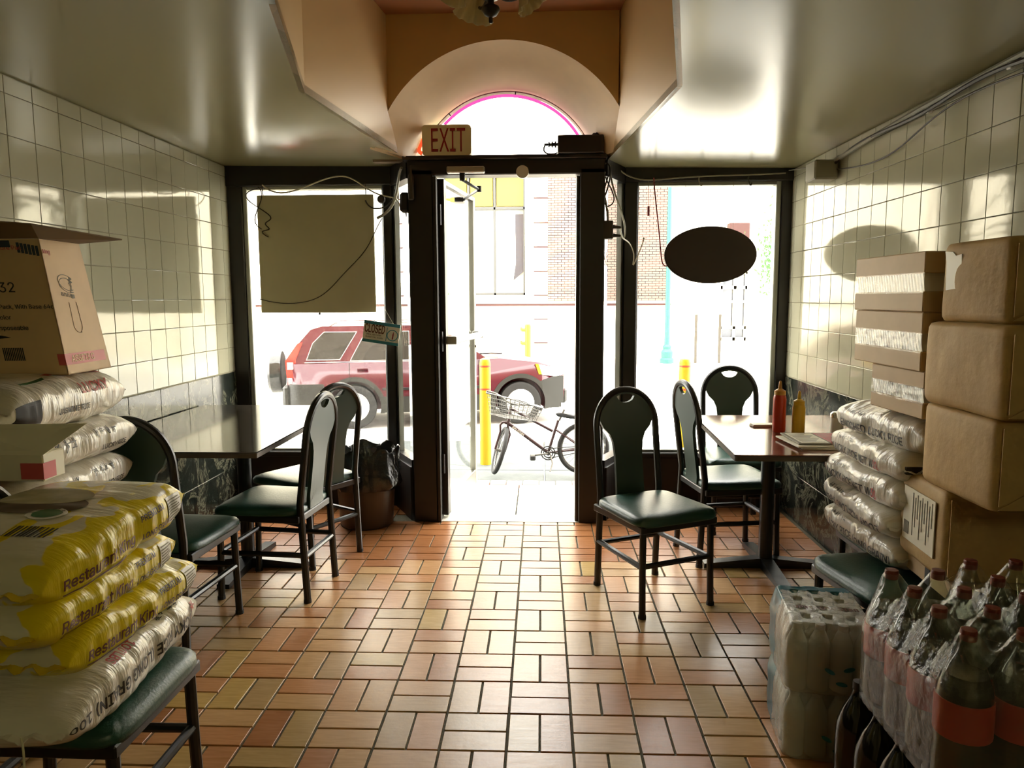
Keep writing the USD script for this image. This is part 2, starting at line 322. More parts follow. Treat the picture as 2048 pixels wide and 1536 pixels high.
# ---------------------------------------------------------------- the room
XL, XR, YF, YB = -2.0, 1.55, 4.78, -2.6
def ceil_z(x): return 2.163 - .0155*x
U = .2032; GX, GY = -.5256*U, 10.236*U
def slab_tile(cx, cy, z0, z1, w, d, bev, axis='z', tilt=(0, 0)):
    """open-backed tile with a chamfered face; axis: which way the face looks"""
    a, b = w/2, d/2; c, e = a - bev, b - bev
    v = np.array([(-a, -b, z0), (a, -b, z0), (a, b, z0), (-a, b, z0), (-a, -b, z1 - bev*.7), (a, -b, z1 - bev*.7), (a, b, z1 - bev*.7), (-a, b, z1 - bev*.7), (-c, -e, z1), (c, -e, z1), (c, e, z1), (-c, e, z1)])
    v[8:, 2] += tilt[0]*v[8:, 0] + tilt[1]*v[8:, 1]
    v[:, 0] += cx; v[:, 1] += cy
    q = []
    for l in (0, 4):
        for k in range(4): q.append((l + k, l + (k + 1) % 4, l + 4 + (k + 1) % 4, l + 4 + k))
    q.append((8, 9, 10, 11))
    v, f = tri(v, q)
    if axis == '+x': v = v[:, [2, 0, 1]]
    if axis == '-x': v = v[:, [2, 0, 1]]*[-1, 1, 1]; f = f[:, ::-1]
    return v, f
def project(p):
    d = np.array(p, float) - [0, 0, CAMH]; z = d @ F_
    return (1024 + 1477.05*(d @ R_)/z, 768 - 1477.05*(d @ U_)/z, z) if z > .1 else (-9e9, 0, z)

floor = thing('floor', kind='structure')
B().box((XL - .1, YB, -.12), (XR + .1, 4.42, -.004)).box((XL - .1, 4.42, -.12), (-.8, 4.8, -.004)).box((.37, 4.42, -.12), (XR + .1, 4.8, -.004)).build('grout_bed', M['grout'], floor)
tiles = []
for j in range(-10, 10):
    for i in range(-7, 14):
        along_y = (i + j) % 2 == 0
        for k in (0, 1):
            x, y = GX + (j + .5)*U, GY + (i + .5)*U
            if along_y: x += (k - .5)*U/2; w, d = U/2 - .008, U - .008
            else: y += (k - .5)*U/2; w, d = U - .008, U/2 - .008
            if x < XL or x > XR or y > 4.70: continue
            if -.82 < x < .40:
                e0, e1 = y - d/2, min(y + d/2, 4.373)
                if e1 - e0 < .015: continue
                y, d = (e0 + e1)/2, e1 - e0
            u, v, z = project((x, y, 0)); vis = 0
            if -60 < u < 2108 and v < 1600: vis = w*d*1.36/z**3
            tiles.append((vis, slab_tile(x + rng.uniform(-.0008, .0008), y, -.01, .002 + rng.uniform(-.0005, .0005), w, d, .0010, tilt=(rng.uniform(-.0025, .0025), rng.uniform(-.0025, .0025)))))
tiles.sort(key=lambda t: -t[0])
for vis, t in tiles[:300]: B().add(t).build('tile', M['tile_floor'], floor, smooth=False)
rest = B()
for vis, t in tiles[300:]: rest.add(t)
rest.build('tile_field', M['tile_floor_far'], floor, smooth=False, kind='stuff')

def tiled_wall(name, x, s, y0, dy, z0, dz, ztop):
    wl = thing(name, kind='structure')
    B().box((min(x, x - s*.15), YB, -.1), (max(x, x - s*.15), 4.85, 2.95)).build('backing', M['wall_grout'], wl)
    ax = '+x' if s > 0 else '-x'; field = B(); fx = x*s
    cols = [y0 + k*dy for k in range(-45, 12)]
    for c in cols:
        if c < YB or c > 4.76: continue
        hi = min(c + dy, 4.765); w = hi - c - .003
        if w < .02: continue
        for r in range(9):
            zl = z0 + r*dz; zh = min(zl + dz, ztop)
            if zh - zl < .02: continue
            t = slab_tile((c + hi)/2, (zl + zh)/2, fx, fx + .006 + rng.uniform(-.0004, .0004), w, zh - zl - .003, .0012, ax, (rng.uniform(-.0022, .0022), rng.uniform(-.0022, .0022)))
            if c > 1.75: B().add(t).build('tile', M['wall_tile'], wl, smooth=False)
            else: field.add(t)
    field.build('tile_field', M['wall_tile'], wl, smooth=False, kind='stuff')
    for k in range(-8, 20):
        c = 1.62 + k*.305
        if c < YB or c > 4.7: continue
        hi = min(c + .305, 4.76)
        for zl, zh in ((0, .285), (.285, .585), (.585, z0 - .004)):
            B().add(slab_tile((c + hi)/2, (zl + zh)/2, fx, fx + .010, hi - c - .003, zh - zl - .003, .0015, ax)).build('marble_panel', M['marble'], wl, smooth=False)
    return wl
tiled_wall('wall_left', XL, 1, 4.162, .1545, .897, .1535, 2.19)
tiled_wall('wall_right', XR, -1, 3.593, .1515, .864, .1528, 2.135)
wb = thing('wall_back', kind='structure')
B().box((XL - .15, YB - .15, -.1), (XR + .15, YB, 2.95)).build('plaster', M['back_wall'], wb)

# ceiling: low painted soffit around a tall six-sided cove that runs into an arch over the door
ceil = thing('ceiling', kind='structure')
cove = [(-.50, 1.15), (-.74, 2.14), (-.945, 3.03), (-.79, 4.46), (.385, 4.46), (.515, 2.94), (.345, 2.08), (.16, 1.15)]
outer = Polygon([(XL, YB), (XR, YB), (XR, 4.80), (.55, 4.80), (.36, 4.46), (-.77, 4.46), (-.98, 4.80), (XL, 4.80)])
sof = trimesh.creation.extrude_polygon(outer.difference(Polygon(cove)), .03, engine='earcut').subdivide().subdivide()
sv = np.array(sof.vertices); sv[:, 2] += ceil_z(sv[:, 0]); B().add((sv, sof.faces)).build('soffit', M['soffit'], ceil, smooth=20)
CT = 2.86
for a, b in zip(cove, cove[1:] + cove[:1]):
    if a[1] > 4.4 and b[1] > 4.4: continue
    a, b = np.array(a), np.array(b); n = np.array([(b - a)[1], -(b - a)[0]]); n = n/np.linalg.norm(n)
    mid = (a + b)/2; n = n if n @ (mid - [-.2, 2.6]) > 0 else -n
    q = [a, b, b + n*.02, a + n*.02]
    v = [(*p, ceil_z(p[0]) - .0) for p in q] + [(*p, CT + .03) for p in q]
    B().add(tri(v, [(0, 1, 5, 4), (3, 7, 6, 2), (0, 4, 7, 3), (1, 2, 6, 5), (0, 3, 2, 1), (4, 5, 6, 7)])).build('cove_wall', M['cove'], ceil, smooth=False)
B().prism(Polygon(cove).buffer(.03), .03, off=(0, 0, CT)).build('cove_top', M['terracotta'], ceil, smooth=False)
ax0 = -.205
sp_ = sbox(-.83, 2.2, .41, CT + .01).difference(Point(ax0, 2.0).buffer(.722, 64))
B().prism(sp_, .03, XZ, (0, 4.13, 0)).build('arch_wall', M['spandrel'], ceil, smooth=False)
v, f, n = [], [], 60
for k, (y, r, cz) in enumerate(((4.10, .722, 2.0), (4.22, .655, 2.005), (4.34, .59, 2.01), (4.46, .538, 2.018), (4.46, .60, 2.018), (4.10, .745, 2.0))):
    for i in range(n + 1):
        t0 = math.asin((2.166 - cz)/r); t = t0 + (math.pi - 2*t0)*i/n; v.append((ax0 + r*math.cos(t), y, cz + r*math.sin(t)))
for k in range(5):
    for i in range(n): f.append((k*(n+1) + i, k*(n+1) + i + 1, (k+1)*(n+1) + i + 1, (k+1)*(n+1) + i))
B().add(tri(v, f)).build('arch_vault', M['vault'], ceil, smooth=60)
B().box((XL - .15, YB - .1, 2.93), (XR + .15, 4.55, 3.0)).build('roof_slab', M['back_wall'], ceil)

# shop front: knee walls and the outer wall above the windows
wf = thing('wall_front', kind='structure')
B().box((XL, 4.74, -.62), (-.945, 4.86, .33)).box((.51, 4.74, -.62), (XR, 4.86, .33)).build('knee_wall', M['bronze'], wf)
def slant(b, p, q, z0, z1, th):
    p, q = np.array(p, float), np.array(q, float); n = np.array([-(q - p)[1], (q - p)[0]]); n = n/np.linalg.norm(n)*th/2
    c = [p - n, q - n, q + n, p + n]; v = [(*k, z0) for k in c] + [(*k, z1) for k in c]
    return b.add(tri(v, [(0, 1, 5, 4), (1, 2, 6, 5), (2, 3, 7, 6), (3, 0, 4, 7), (0, 3, 2, 1), (4, 5, 6, 7)]))
b = B(); slant(b, (-.945, 4.80), (-.76, 4.44), -.1, .33, .10); slant(b, (.51, 4.80), (.35, 4.44), -.1, .33, .10); b.build('knee_return', M['bronze'], wf)
b = B()
b.box((-9, 4.86, -.7), (XL, 5.05, 8.7)).box((XR, 4.86, -.7), (9, 5.05, 8.7)).box((-2.0, 4.86, 2.85), (1.55, 5.05, 8.7))
b.box((XL, 4.82, 2.17), (-.98, 5.05, 2.85)).box((.55, 4.82, 2.17), (XR, 5.05, 2.85))
b.build('outer_wall', M['own_wall'], wf)
op = sbox(-1.0, 2.165, .58, 2.95).difference(Point(ax0, 2.018).buffer(.535, 64))
B().prism(op, .06, XZ, (0, 4.53, 0)).build('transom_wall', M['own_wall'], wf, smooth=False)

def window(n, x0, x1, jamb, strip, z0=.33, z1=2.07):
    """display window: dark jambs and head, aluminium glazing strips, one big pane"""
    w = thing('window_%d' % n, kind='structure')
    B().box((x0, 4.70, z1 - .002), (x1, 4.84, ceil_z((x0 + x1)/2) + .02), .006).build('head', M['bronze'], w)
    B().box((x0, 4.70, z0 - .002), (x1, 4.86, z0 + .035), .006).build('sill', M['bronze'], w)
    for a, c in ((x0, x0 + jamb[0]), (x1 - jamb[1], x1)):
        B().box((a, 4.715, z0 - .01), (c, 4.835, z1 + .02), .006).build('jamb', M['bronze'], w)
    g0, g1 = x0 + jamb[0], x1 - jamb[1]
    B().box((g0, 4.735, z1 - .022), (g1, 4.80, z1), .003).box((g0, 4.735, z0 + .03), (g1, 4.80, z0 + .05), .003).box((g0, 4.725, z0 + .03), (g0 + strip[0], 4.80, z1), .004).box((g1 - strip[1], 4.725, z0 + .03), (g1, 4.80, z1), .004).build('glazing_bead', M['aluside'], w)
    B().box((g0, 4.765, z0 + .03), (g1, 4.771, z1)).build('pane', M['dirty' if n == 1 else 'pane'], w, smooth=False)
    return w
w1 = window(1, XL, -.94, (.10, .062), (.028, .006))
w4 = window(4, .515, XR, (.085, .07), (.006, .030))
for n, p, q, post in ((2, (-.955, 4.80), (-.765, 4.435), 0), (3, (.525, 4.80), (.352, 4.435), 1)):
    w = thing('window_%d' % n, kind='structure')
    p, q = np.array(p), np.array(q); d = (q - p)/np.linalg.norm(q - p)
    slant(B(), p, q, 2.06, 2.18, .07).build('head', M['bronze'], w); slant(B(), p, q, .325, .375, .07).build('sill', M['bronze'], w)
    slant(B(), p + d*.005, p + d*.10, .37, 2.07, .03).build('glazing_bead', M['aluside'], w)
    slant(B(), p + d*.06, q, .37, 2.07, .006).build('pane', M['pane'], w, smooth=False)

# door frame, transom light, open door leaf
t1 = thing('trim_1', kind='structure')
B().box((-.778, 4.37, 0), (-.632, 4.50, 2.10), .006).build('jamb', M['bronze'], t1)
B().box((.222, 4.37, 0), (.366, 4.50, 2.10), .006).build('jamb', M['bronze'], t1)
B().box((-.778, 4.37, 2.068), (.366, 4.50, 2.165), .006).build('head', M['bronze'], t1)
B().box((-.80, 4.33, 2.150), (.375, 4.44, 2.172), .004).build('ledge', M['bronze'], t1)
B().box((-.632, 4.362, 2.06), (-.612, 4.5, 0.0), .003).box((.203, 4.39, 0), (.222, 4.5, 2.06), .003).build('door_stop', M['bronze'], t1)
B().box((-.65, 4.375, 0), (.24, 4.52, .004), .002).build('threshold', M['tread'], t1)
w5 = thing('window_5', kind='structure')
gl = Point(ax0, 2.018).buffer(.56, 64).intersection(sbox(-1, 2.16, 1, 3))
B().prism(gl, .006, XZ, (0, 4.49, 0)).build('pane', M['pane'], w5, smooth=False)

dr = thing('door_1', loc=(-.622, 4.45, 0), rz=82.5, kind='structure')
DW = .845
B().box((0, -.045, .02), (.062, 0, 2.06), .004).build('hinge_stile', M['bronze'], dr)
B().box((DW - .052, -.045, .02), (DW, 0, 2.06), .004).build('lock_stile', M['aluside'], dr, label='grey worn lock stile')
B().box((.062, -.042, .02), (DW - .05, -.003, .125), .003).build('bottom_rail', M['alu'], dr)
B().box((.062, -.042, 2.03), (DW - .05, -.003, 2.06), .003).build('top_rail', M['bronze'], dr)
B().box((.058, -.026, .12), (DW - .048, -.020, 2.035)).build('pane', M['clear_door'], dr, smooth=False)
pb = B().box((.02, -.105, 1.085), (DW - .01, -.08, 1.125), .006).box((.02, -.105, 1.08), (.06, -.03, 1.13), .004).box((DW - .06, -.105, 1.08), (DW - .02, -.03, 1.13), .004)
pb.build('push_bar', M['alu'], dr, label='silver push bar across the glass')
B().cyl((DW - .03, -.055, 1.02), (DW - .03, -.03, 1.02), .016).build('lock_cylinder', M['chrome'], dr)
for z in (.35, 1.1, 1.85): B().cyl((-.012, -.02, z - .06), (-.012, -.02, z + .06), .011, n=10).build('hinge', M['black'], dr)

# ---------------------------------------------------------------- fittings round the door
c = thing('door_closer', 'silver door closer with folding arm on the door head', 'door closer', (0, 0, 0))
B().box((-.545, 4.31, 2.072), (-.325, 4.372, 2.108), .006).build('body', M['alu'], c)
B().cyl((-.455, 4.34, 2.075), (-.455, 4.34, 2.03), .016, n=12).tube([(-.455, 4.34, 2.035), (-.40, 4.42, 2.01), (-.37, 4.48, 2.0)], .009).tube([(-.37, 4.48, 2.0), (-.45, 4.70, 1.995), (-.50, 4.86, 1.99)], .008).cyl((-.37, 4.48, 1.985), (-.37, 4.48, 2.02), .014, n=10).build('arm', M['bronze'], c)
B().box((-.56, 4.83, 1.975), (-.50, 4.93, 2.005), .004).build('arm_shoe', M['bronze'], c)

e = thing('exit_sign', 'cream EXIT sign with red letters standing over the door', 'exit sign', (-.543, 4.355, 2.172))
rr = sbox(-.141, 0, .141, .172).buffer(-.022).buffer(.022)
B().prism(rr, .045, XZ, (0, .03, 0)).build('housing', M['exit_face'], e)
def letters(rows, d=.002, grow=0.0):
    b = B()
    for txt, h, x, y, wfit, bold in rows:
        m = meshkit.text_mesh(txt, h, d, bold); vv = np.array(m.vertices)
        w = vv[:, 0].max() - vv[:, 0].min()
        if wfit: vv[:, 0] = (vv[:, 0] - vv[:, 0].min())*wfit/w
        vv[:, 0] += x; vv[:, 1] += y; b.add((vv, np.array(m.faces)))
    return b
lt = letters([('EXIT', .130, -.088, .022, .195, False)]); lv, lf = lt.mesh()
B().add((lv, lf), XZ, (0, -.0155, 0)).build('lettering', M['exit_red'], e, smooth=False)
B().box((-.10, -.01, -.002), (.10, .03, .003)).build('base', M['black'], e)

tr = thing('neon_transformer', 'black box transformer with ribbed insulator over the door corner', 'transformer', (0, 0, 0))
B().box((.092, 4.30, 2.172), (.352, 4.44, 2.27), .004).build('case', M['black'], tr)
b = B(); b.lathe([(.008, 0), (.008, .008), (.018, .010), (.018, .016), (.009, .018), (.009, .026), (.017, .028), (.017, .034), (.008, .036), (.008, .044), (.014, .046), (.014, .052), (.006, .055), (.006, .075)], 14, (.092, 4.36, 2.23), frame((0, 1, 0), (0, 0, 1), (-1, 0, 0)))
b.build('insulator', M['black'], tr)
B().tube(curve([(.022, 4.36, 2.23), (.018, 4.36, 2.19), (.04, 4.35, 2.176), (.09, 4.34, 2.18)], 16), .004, 6).build('lead', M['black'], tr)
b = B()
for k in range(5): b.sphere((.30 + .018*k, 4.34 + .01*(k % 2), 2.272 + .006*(k % 3)), .016, 1)
b.build('wire_knot', M['black'], tr)

ne = thing('neon_tube', 'glowing pink neon tube arched under the transom vault', 'neon light')
pt = [(ax0 + .495*math.cos(t), 4.452, 2.032 + .495*math.sin(t)) for t in np.radians(np.linspace(24, 137, 48))]
B().tube(pt, .0085, 8).build('tube', M['neon_pink'], ne)
pt = curve([(-.700, 4.42, 2.30), (-.706, 4.42, 2.25), (-.715, 4.42, 2.225), (-.70, 4.42, 2.20)], 12)
B().tube(pt, .011, 8).build('tube_end', M['neon_red'], ne, label='bent red tube end')
for ang in (30, 84, 130):
    t = math.radians(ang); q = np.array([ax0 + .495*math.cos(t), 4.46, 2.032 + .495*math.sin(t)])
    B().tube([q, q + np.array([math.cos(t)*.035, .01, math.sin(t)*.035])], .003, 6).build('clip', M['black'], ne)

ch = thing('door_chime', 'round pale door sensor under the middle of the door head', 'door sensor', (-.109, 4.345, 2.075))
b = B().lathe([(.002, -.02), (.03, -.018), (.036, -.005), (.036, .02)], 24, T=frame((1, 0, 0), (0, 0, 1), (0, -1, 0))); b.build('dome', M['white_plastic'], ch)
B().box((-.03, .012, -.01), (.03, .03, .03), .003).build('bracket', M['white_plastic'], ch)

em = thing('emergency_light', 'small grey lamp box high on right tiled wall by window', 'emergency light', (1.47, 4.06, 2.01))
B().box((-.055, -.07, -.045), (.068, .07, .055), .008).build('body', M['cable'], em)
b = B().lathe([(.03, 0), (.036, .01), (.036, .05), (.028, .06)], 16, T=frame((0, 0, 1), (-1, 0, 0), (0, 1, 0)), off=(0, .07, .0)); b.build('lens', M['black'], em)

# conduits and cables on the right wall
def wire(name, pts, r, m, label, cat='cable', n=40, group=None, ball=None):
    x = thing(name, label, cat, group=group)
    B().tube(curve(pts, n), r, 6).build('strand', M[m], x)
    if ball:
        for q in ball:
            c_ = np.array(q, float); B().box(c_ - [.010, .012, .012], c_ + [.010, .012, .012], .003).build('clip', M['white_plastic'], x)
    return x
wire('conduit', [(1.525, 1.4, 2.125), (1.525, 2.4, 2.122), (1.525, 3.2, 2.105), (1.52, 4.03, 2.055)], .011, 'cable', 'straight grey conduit along the top of right tiled wall', 'conduit', ball=[(1.53, 3.2, 2.105), (1.53, 2.5, 2.12)])
wire('power_cable', [(1.515, 1.4, 2.07), (1.515, 2.4, 2.085), (1.515, 2.75, 2.105), (1.51, 3.05, 2.082), (1.515, 3.4, 2.085), (1.52, 4.02, 2.04)], .008, 'cable_dark', 'thick dark cable clipped below the conduit on right wall', ball=[(1.522, 3.07, 2.085), (1.522, 2.56, 2.1)])
wire('signal_cable', [(1.525, 1.4, 2.045), (1.525, 2.5, 2.06), (1.52, 3.0, 2.05), (1.53, 3.35, 1.985), (1.53, 3.75, 1.985), (1.53, 4.03, 2.02)], .0035, 'cable_dark', 'thin sagging wire lowest on the right tiled wall')
wire('wall_lead', [(1.50, 4.13, 2.05), (1.52, 4.4, 2.09), (1.50, 4.66, 2.12)], .004, 'cable', 'short grey lead from lamp box to window head')

# adapters, wires and odds by the left and right door posts
ad = thing('power_adapter', 'grey plug adapter box on the right door post', 'adapter', (.385, 4.40, 1.75))
B().box((-.03, -.03, -.052), (.03, .03, .052), .004).build('body', M['cable_dark'], ad)
for z in (.018, -.030): B().cyl((.03, 0, z), (.075, 0, z - .004), .012, .007, 10).build('plug', M['cable_dark'], ad)
b = B().tube(curve([(0, 0, .05), (-.005, 0, .12), (-.022, -.01, .2), (-.02, -.01, .33)], 14), .007, 6); b.build('supply_lead', M['cable'], ad)
wire('hanging_cable', [(.395, 4.42, 2.12), (.41, 4.42, 2.02), (.45, 4.48, 1.92), (.505, 4.60, 1.80), (.515, 4.66, 1.76), (.46, 4.42, 1.765)], .006, 'cable', 'grey cord swinging from head to adapter at right post')
wire('hanging_cable', [(.46, 4.40, 1.72), (.50, 4.5, 1.70), (.56, 4.66, 1.66), (.575, 4.69, 1.60), (.57, 4.69, 1.56), (.60, 4.69, 1.62), (.63, 4.69, 1.72)], .004, 'cable_white', 'thin pale lead trailing from the adapter over window post')
wire('wire_loop', [(.375, 4.40, 2.13), (.385, 4.38, 2.0), (.36, 4.38, 1.93), (.385, 4.38, 2.06)], .0045, 'cable_dark', 'dark looped wire hanging at top of right door post')
wire('wire_loop', [(.37, 4.38, 2.05), (.405, 4.40, 1.98), (.41, 4.4, 1.90), (.385, 4.4, 1.885), (.37, 4.38, 1.90)], .004, 'cable_dark', 'smaller dark wire loop just above the plug adapter')
wire('head_cable', [(.37, 4.42, 2.13), (.45, 4.60, 2.14), (.56, 4.68, 2.09), (.8, 4.69, 2.085), (1.2, 4.69, 2.10), (1.49, 4.69, 2.11)], .005, 'cable', 'grey cable along the head of right display window')
wire('red_cord', [(.69, 4.69, 2.09), (.70, 4.70, 2.0), (.725, 4.70, 1.8), (.745, 4.70, 1.62), (.77, 4.71, 1.555), (.80, 4.71, 1.56)], .004, 'cable_red', 'red cord hanging from window head to the dark oval sign')
wire('window_chain', [(.66, 4.70, 2.07), (.662, 4.70, 1.92)], .0015, 'cable', 'fine chain ending in a small tag beside the red cord', n=4)
B().box((.655, 4.69, 1.86), (.668, 4.70, 1.92), .002).build('tag_end', M['cable_red'], UsdGeom.Xform.Get(stage, '/World/window_chain'))
sp2 = thing('wall_speaker', 'small dark speaker hanging inside the narrow left side pane', 'speaker', (-.80, 4.42, 1.92))
B().box((-.032, -.03, -.058), (.026, .03, .058), .014).build('body', M['black'], sp2); B().cyl((0, 0, -.058), (.002, 0, -.085), .004, .001, 8).build('tail', M['black'], sp2)
gt = thing('cord_grip', 'long grey cord grip hung on the left door post', 'cord grip', (-.752, 4.335, 2.0))
B().lathe([(.004, .12), (.008, .075), (.017, .055), (.018, -.07), (.014, -.075)], 12).build('body', M['cable_dark'], gt)
wire('strap_cable', [(-1.03, 4.68, 1.86), (-.94, 4.66, 1.92), (-.87, 4.55, 2.04), (-.82, 4.42, 2.12)], .009, 'cable', 'pale strap cable running diagonally over left window post')
wire('looped_lead', [(-1.75, 4.68, 2.07), (-1.4, 4.68, 2.085), (-1.2, 4.68, 2.11), (-1.1, 4.68, 2.05), (-1.0, 4.68, 2.0), (-.9, 4.62, 1.97), (-.86, 4.58, 1.90)], .005, 'cable_white', 'pale lead draped along the head of left display window')
wire('looped_lead', [(-1.10, 4.68, 1.97), (-1.05, 4.67, 1.92), (-.98, 4.66, 1.925), (-.90, 4.6, 2.02)], .0045, 'cable_dark', 'dark lead looped under the round knob at left window post')
kn = thing('cable_knob', 'round grey cable knob at top of the left window post', 'cable knob', (-1.0, 4.68, 1.975))
B().lathe([(.002, -.02), (.022, -.018), (.027, 0), (.022, .018), (.002, .02)], 16, T=XZ).build('knob', M['cable_dark'], kn)

# ---------------------------------------------------------------- signs in the windows
pn = thing('window_sign', 'plain grey square sign back hanging in the left window', 'sign', (0, 4.70, 0))
B().box((-1.795, -.008, 1.272), (-1.055, .008, 2.008), .002).build('board', M['panel'], pn)
for x in (-1.755, -1.10): B().tube([(x, 0, 2.0), (x - .005, 0, 2.08)], .003, 6).build('hook', M['cable_dark'], pn)
B().tube(curve([(-1.80, -.012, 1.36), (-1.70, -.012, 1.338), (-1.55, -.012, 1.335), (-1.42, -.012, 1.37), (-1.25, -.012, 1.52), (-1.10, -.012, 1.68), (-1.05, -.012, 1.77), (-1.0, -.01, 1.86)], 40), .0028, 6).build('trailing_wire', M['cable_dark'], pn)
B().tube(curve([(-1.74, -.012, 2.06), (-1.735, -.012, 1.9), (-1.71, -.012, 1.86), (-1.745, -.012, 1.83), (-1.72, -.012, 1.80), (-1.75, -.014, 1.79), (-1.73, -.012, 1.75)], 40), .003, 6).build('tangled_wire', M['cable_dark'], pn)
B().tube(curve([(-1.78, -.01, 2.06), (-1.80, -.01, 1.9), (-1.81, -.01, 1.85), (-1.77, -.01, 1.80)], 20), .003, 6).build('side_wire', M['cable_dark'], pn)
B().cyl((-1.42, 0, 1.272), (-1.42, 0, 1.258), .006, n=8).build('stud', M['black'], pn)
ov = thing('oval_sign', 'dark oval sign back hanging in the right window', 'sign', (1.05, 4.715, 1.62))
el = affinity.scale(Point(0, 0).buffer(1, 48), .279, .169)
B().prism(el, .03, XZ, (0, .015, 0)).build('board', M['oval'], ov, smooth=False)
B().prism(el.buffer(.006).difference(el.buffer(-.003)), .024, XZ, (0, .012, 0)).build('rim', M['oval'], ov)
for x in (-.16, .14): B().tube([(x, .01, .13), (x*.98, .01, .47)], .001, 5).build('hanging_line', M['cable'], ov)
for k, x in enumerate((.97, 1.27)):
    h = thing('ceiling_hook', ('small pale hook on the window head above the oval sign', 'small dark hook on right window head nearer the tiled wall')[k], 'hook', (x, 4.695, 2.06))
    B().tube(curve([(0, 0, .03), (0, 0, 0), (.012, 0, -.02), (.018, 0, -.005)], 12), .004, 6).build('wire_hook', M['cable' if k == 0 else 'cable_dark'], h)
cs = thing('closed_sign', 'hanging CLOSED sign with teal bands and paper clock', 'sign', (-1.016, 4.66, 1.142), ry=8.5, rx=0)
cw, chh = .116, .068
B().box((-cw, -.002, -chh), (cw, .002, chh), .0005).build('card', M['white_card'], cs)
B().box((-cw, -.0035, chh - .020), (cw, -.0018, chh)).box((-cw, -.0035, -chh), (cw, -.0018, -chh + .018)).build('band', M['teal'], cs, smooth=False)
lv, lf = letters([('CLOSED', .052, -.108, -.004, .128, True)]).mesh(); B().add((lv, lf), XZ, (0, -.002, 0)).build('lettering', M['brown_ink'], cs, smooth=False)
lv, lf = letters([('WILL RETURN', .010, -.095, -.022, .095, False), ('PLEASE CALL AGAIN', .009, -.098, -.038, .11, False)]).mesh(); B().add((lv, lf), XZ, (0, -.002, 0)).build('small_print', M['grey_ink'], cs, smooth=False)
B().prism(Point(.072, -.006).buffer(.036, 24).difference(Point(.072, -.006).buffer(.031, 24)), .001, XZ, (0, -.002, 0)).box((.032, -.0025, -.046), (.036, -.0015, .04)).build('clock_ring', M['teal'], cs, smooth=False)
B().prism(Polygon([(.070, -.032), (.078, -.030), (.080, .0), (.077, .022), (.072, .0)]), .0015, XZ, (0, -.002, 0)).build('clock_hand', M['exit_red'], cs, smooth=False)
B().tube([(-.06, 0, chh - .002), (.0, .01, .155), (.07, 0, chh - .002)], .0014, 5).build('string', M['string'], cs)
# ---------------------------------------------------------------- chairs
def loft(rings):
    """rings: list of (n,3) loops, capped"""
    n = len(rings[0]); v = np.vstack(rings); f = []
    for k in range(len(rings) - 1):
        for i in range(n): f.append((k*n + i, k*n + (i + 1) % n, (k+1)*n + (i + 1) % n, (k+1)*n + i))
    v = np.vstack([v, rings[0].mean(0), rings[-1].mean(0)]); a, b = len(v) - 2, len(v) - 1; l = (len(rings) - 1)*n
    for i in range(n): f.append((a, (i + 1) % n, i)); f.append((b, l + i, l + (i + 1) % n))
    return tri(v, f)
def supel(a, b, e, n=48):
    t = np.arange(n)*2*np.pi/n; c, s = np.cos(t), np.sin(t)
    return np.stack([a*np.sign(c)*np.abs(c)**(2/e), b*np.sign(s)*np.abs(s)**(2/e)], 1)
def back_y(z): return -.195 - np.maximum(0, np.asarray(z) - .45)*.13 - np.maximum(0, .45 - np.asarray(z))*.045
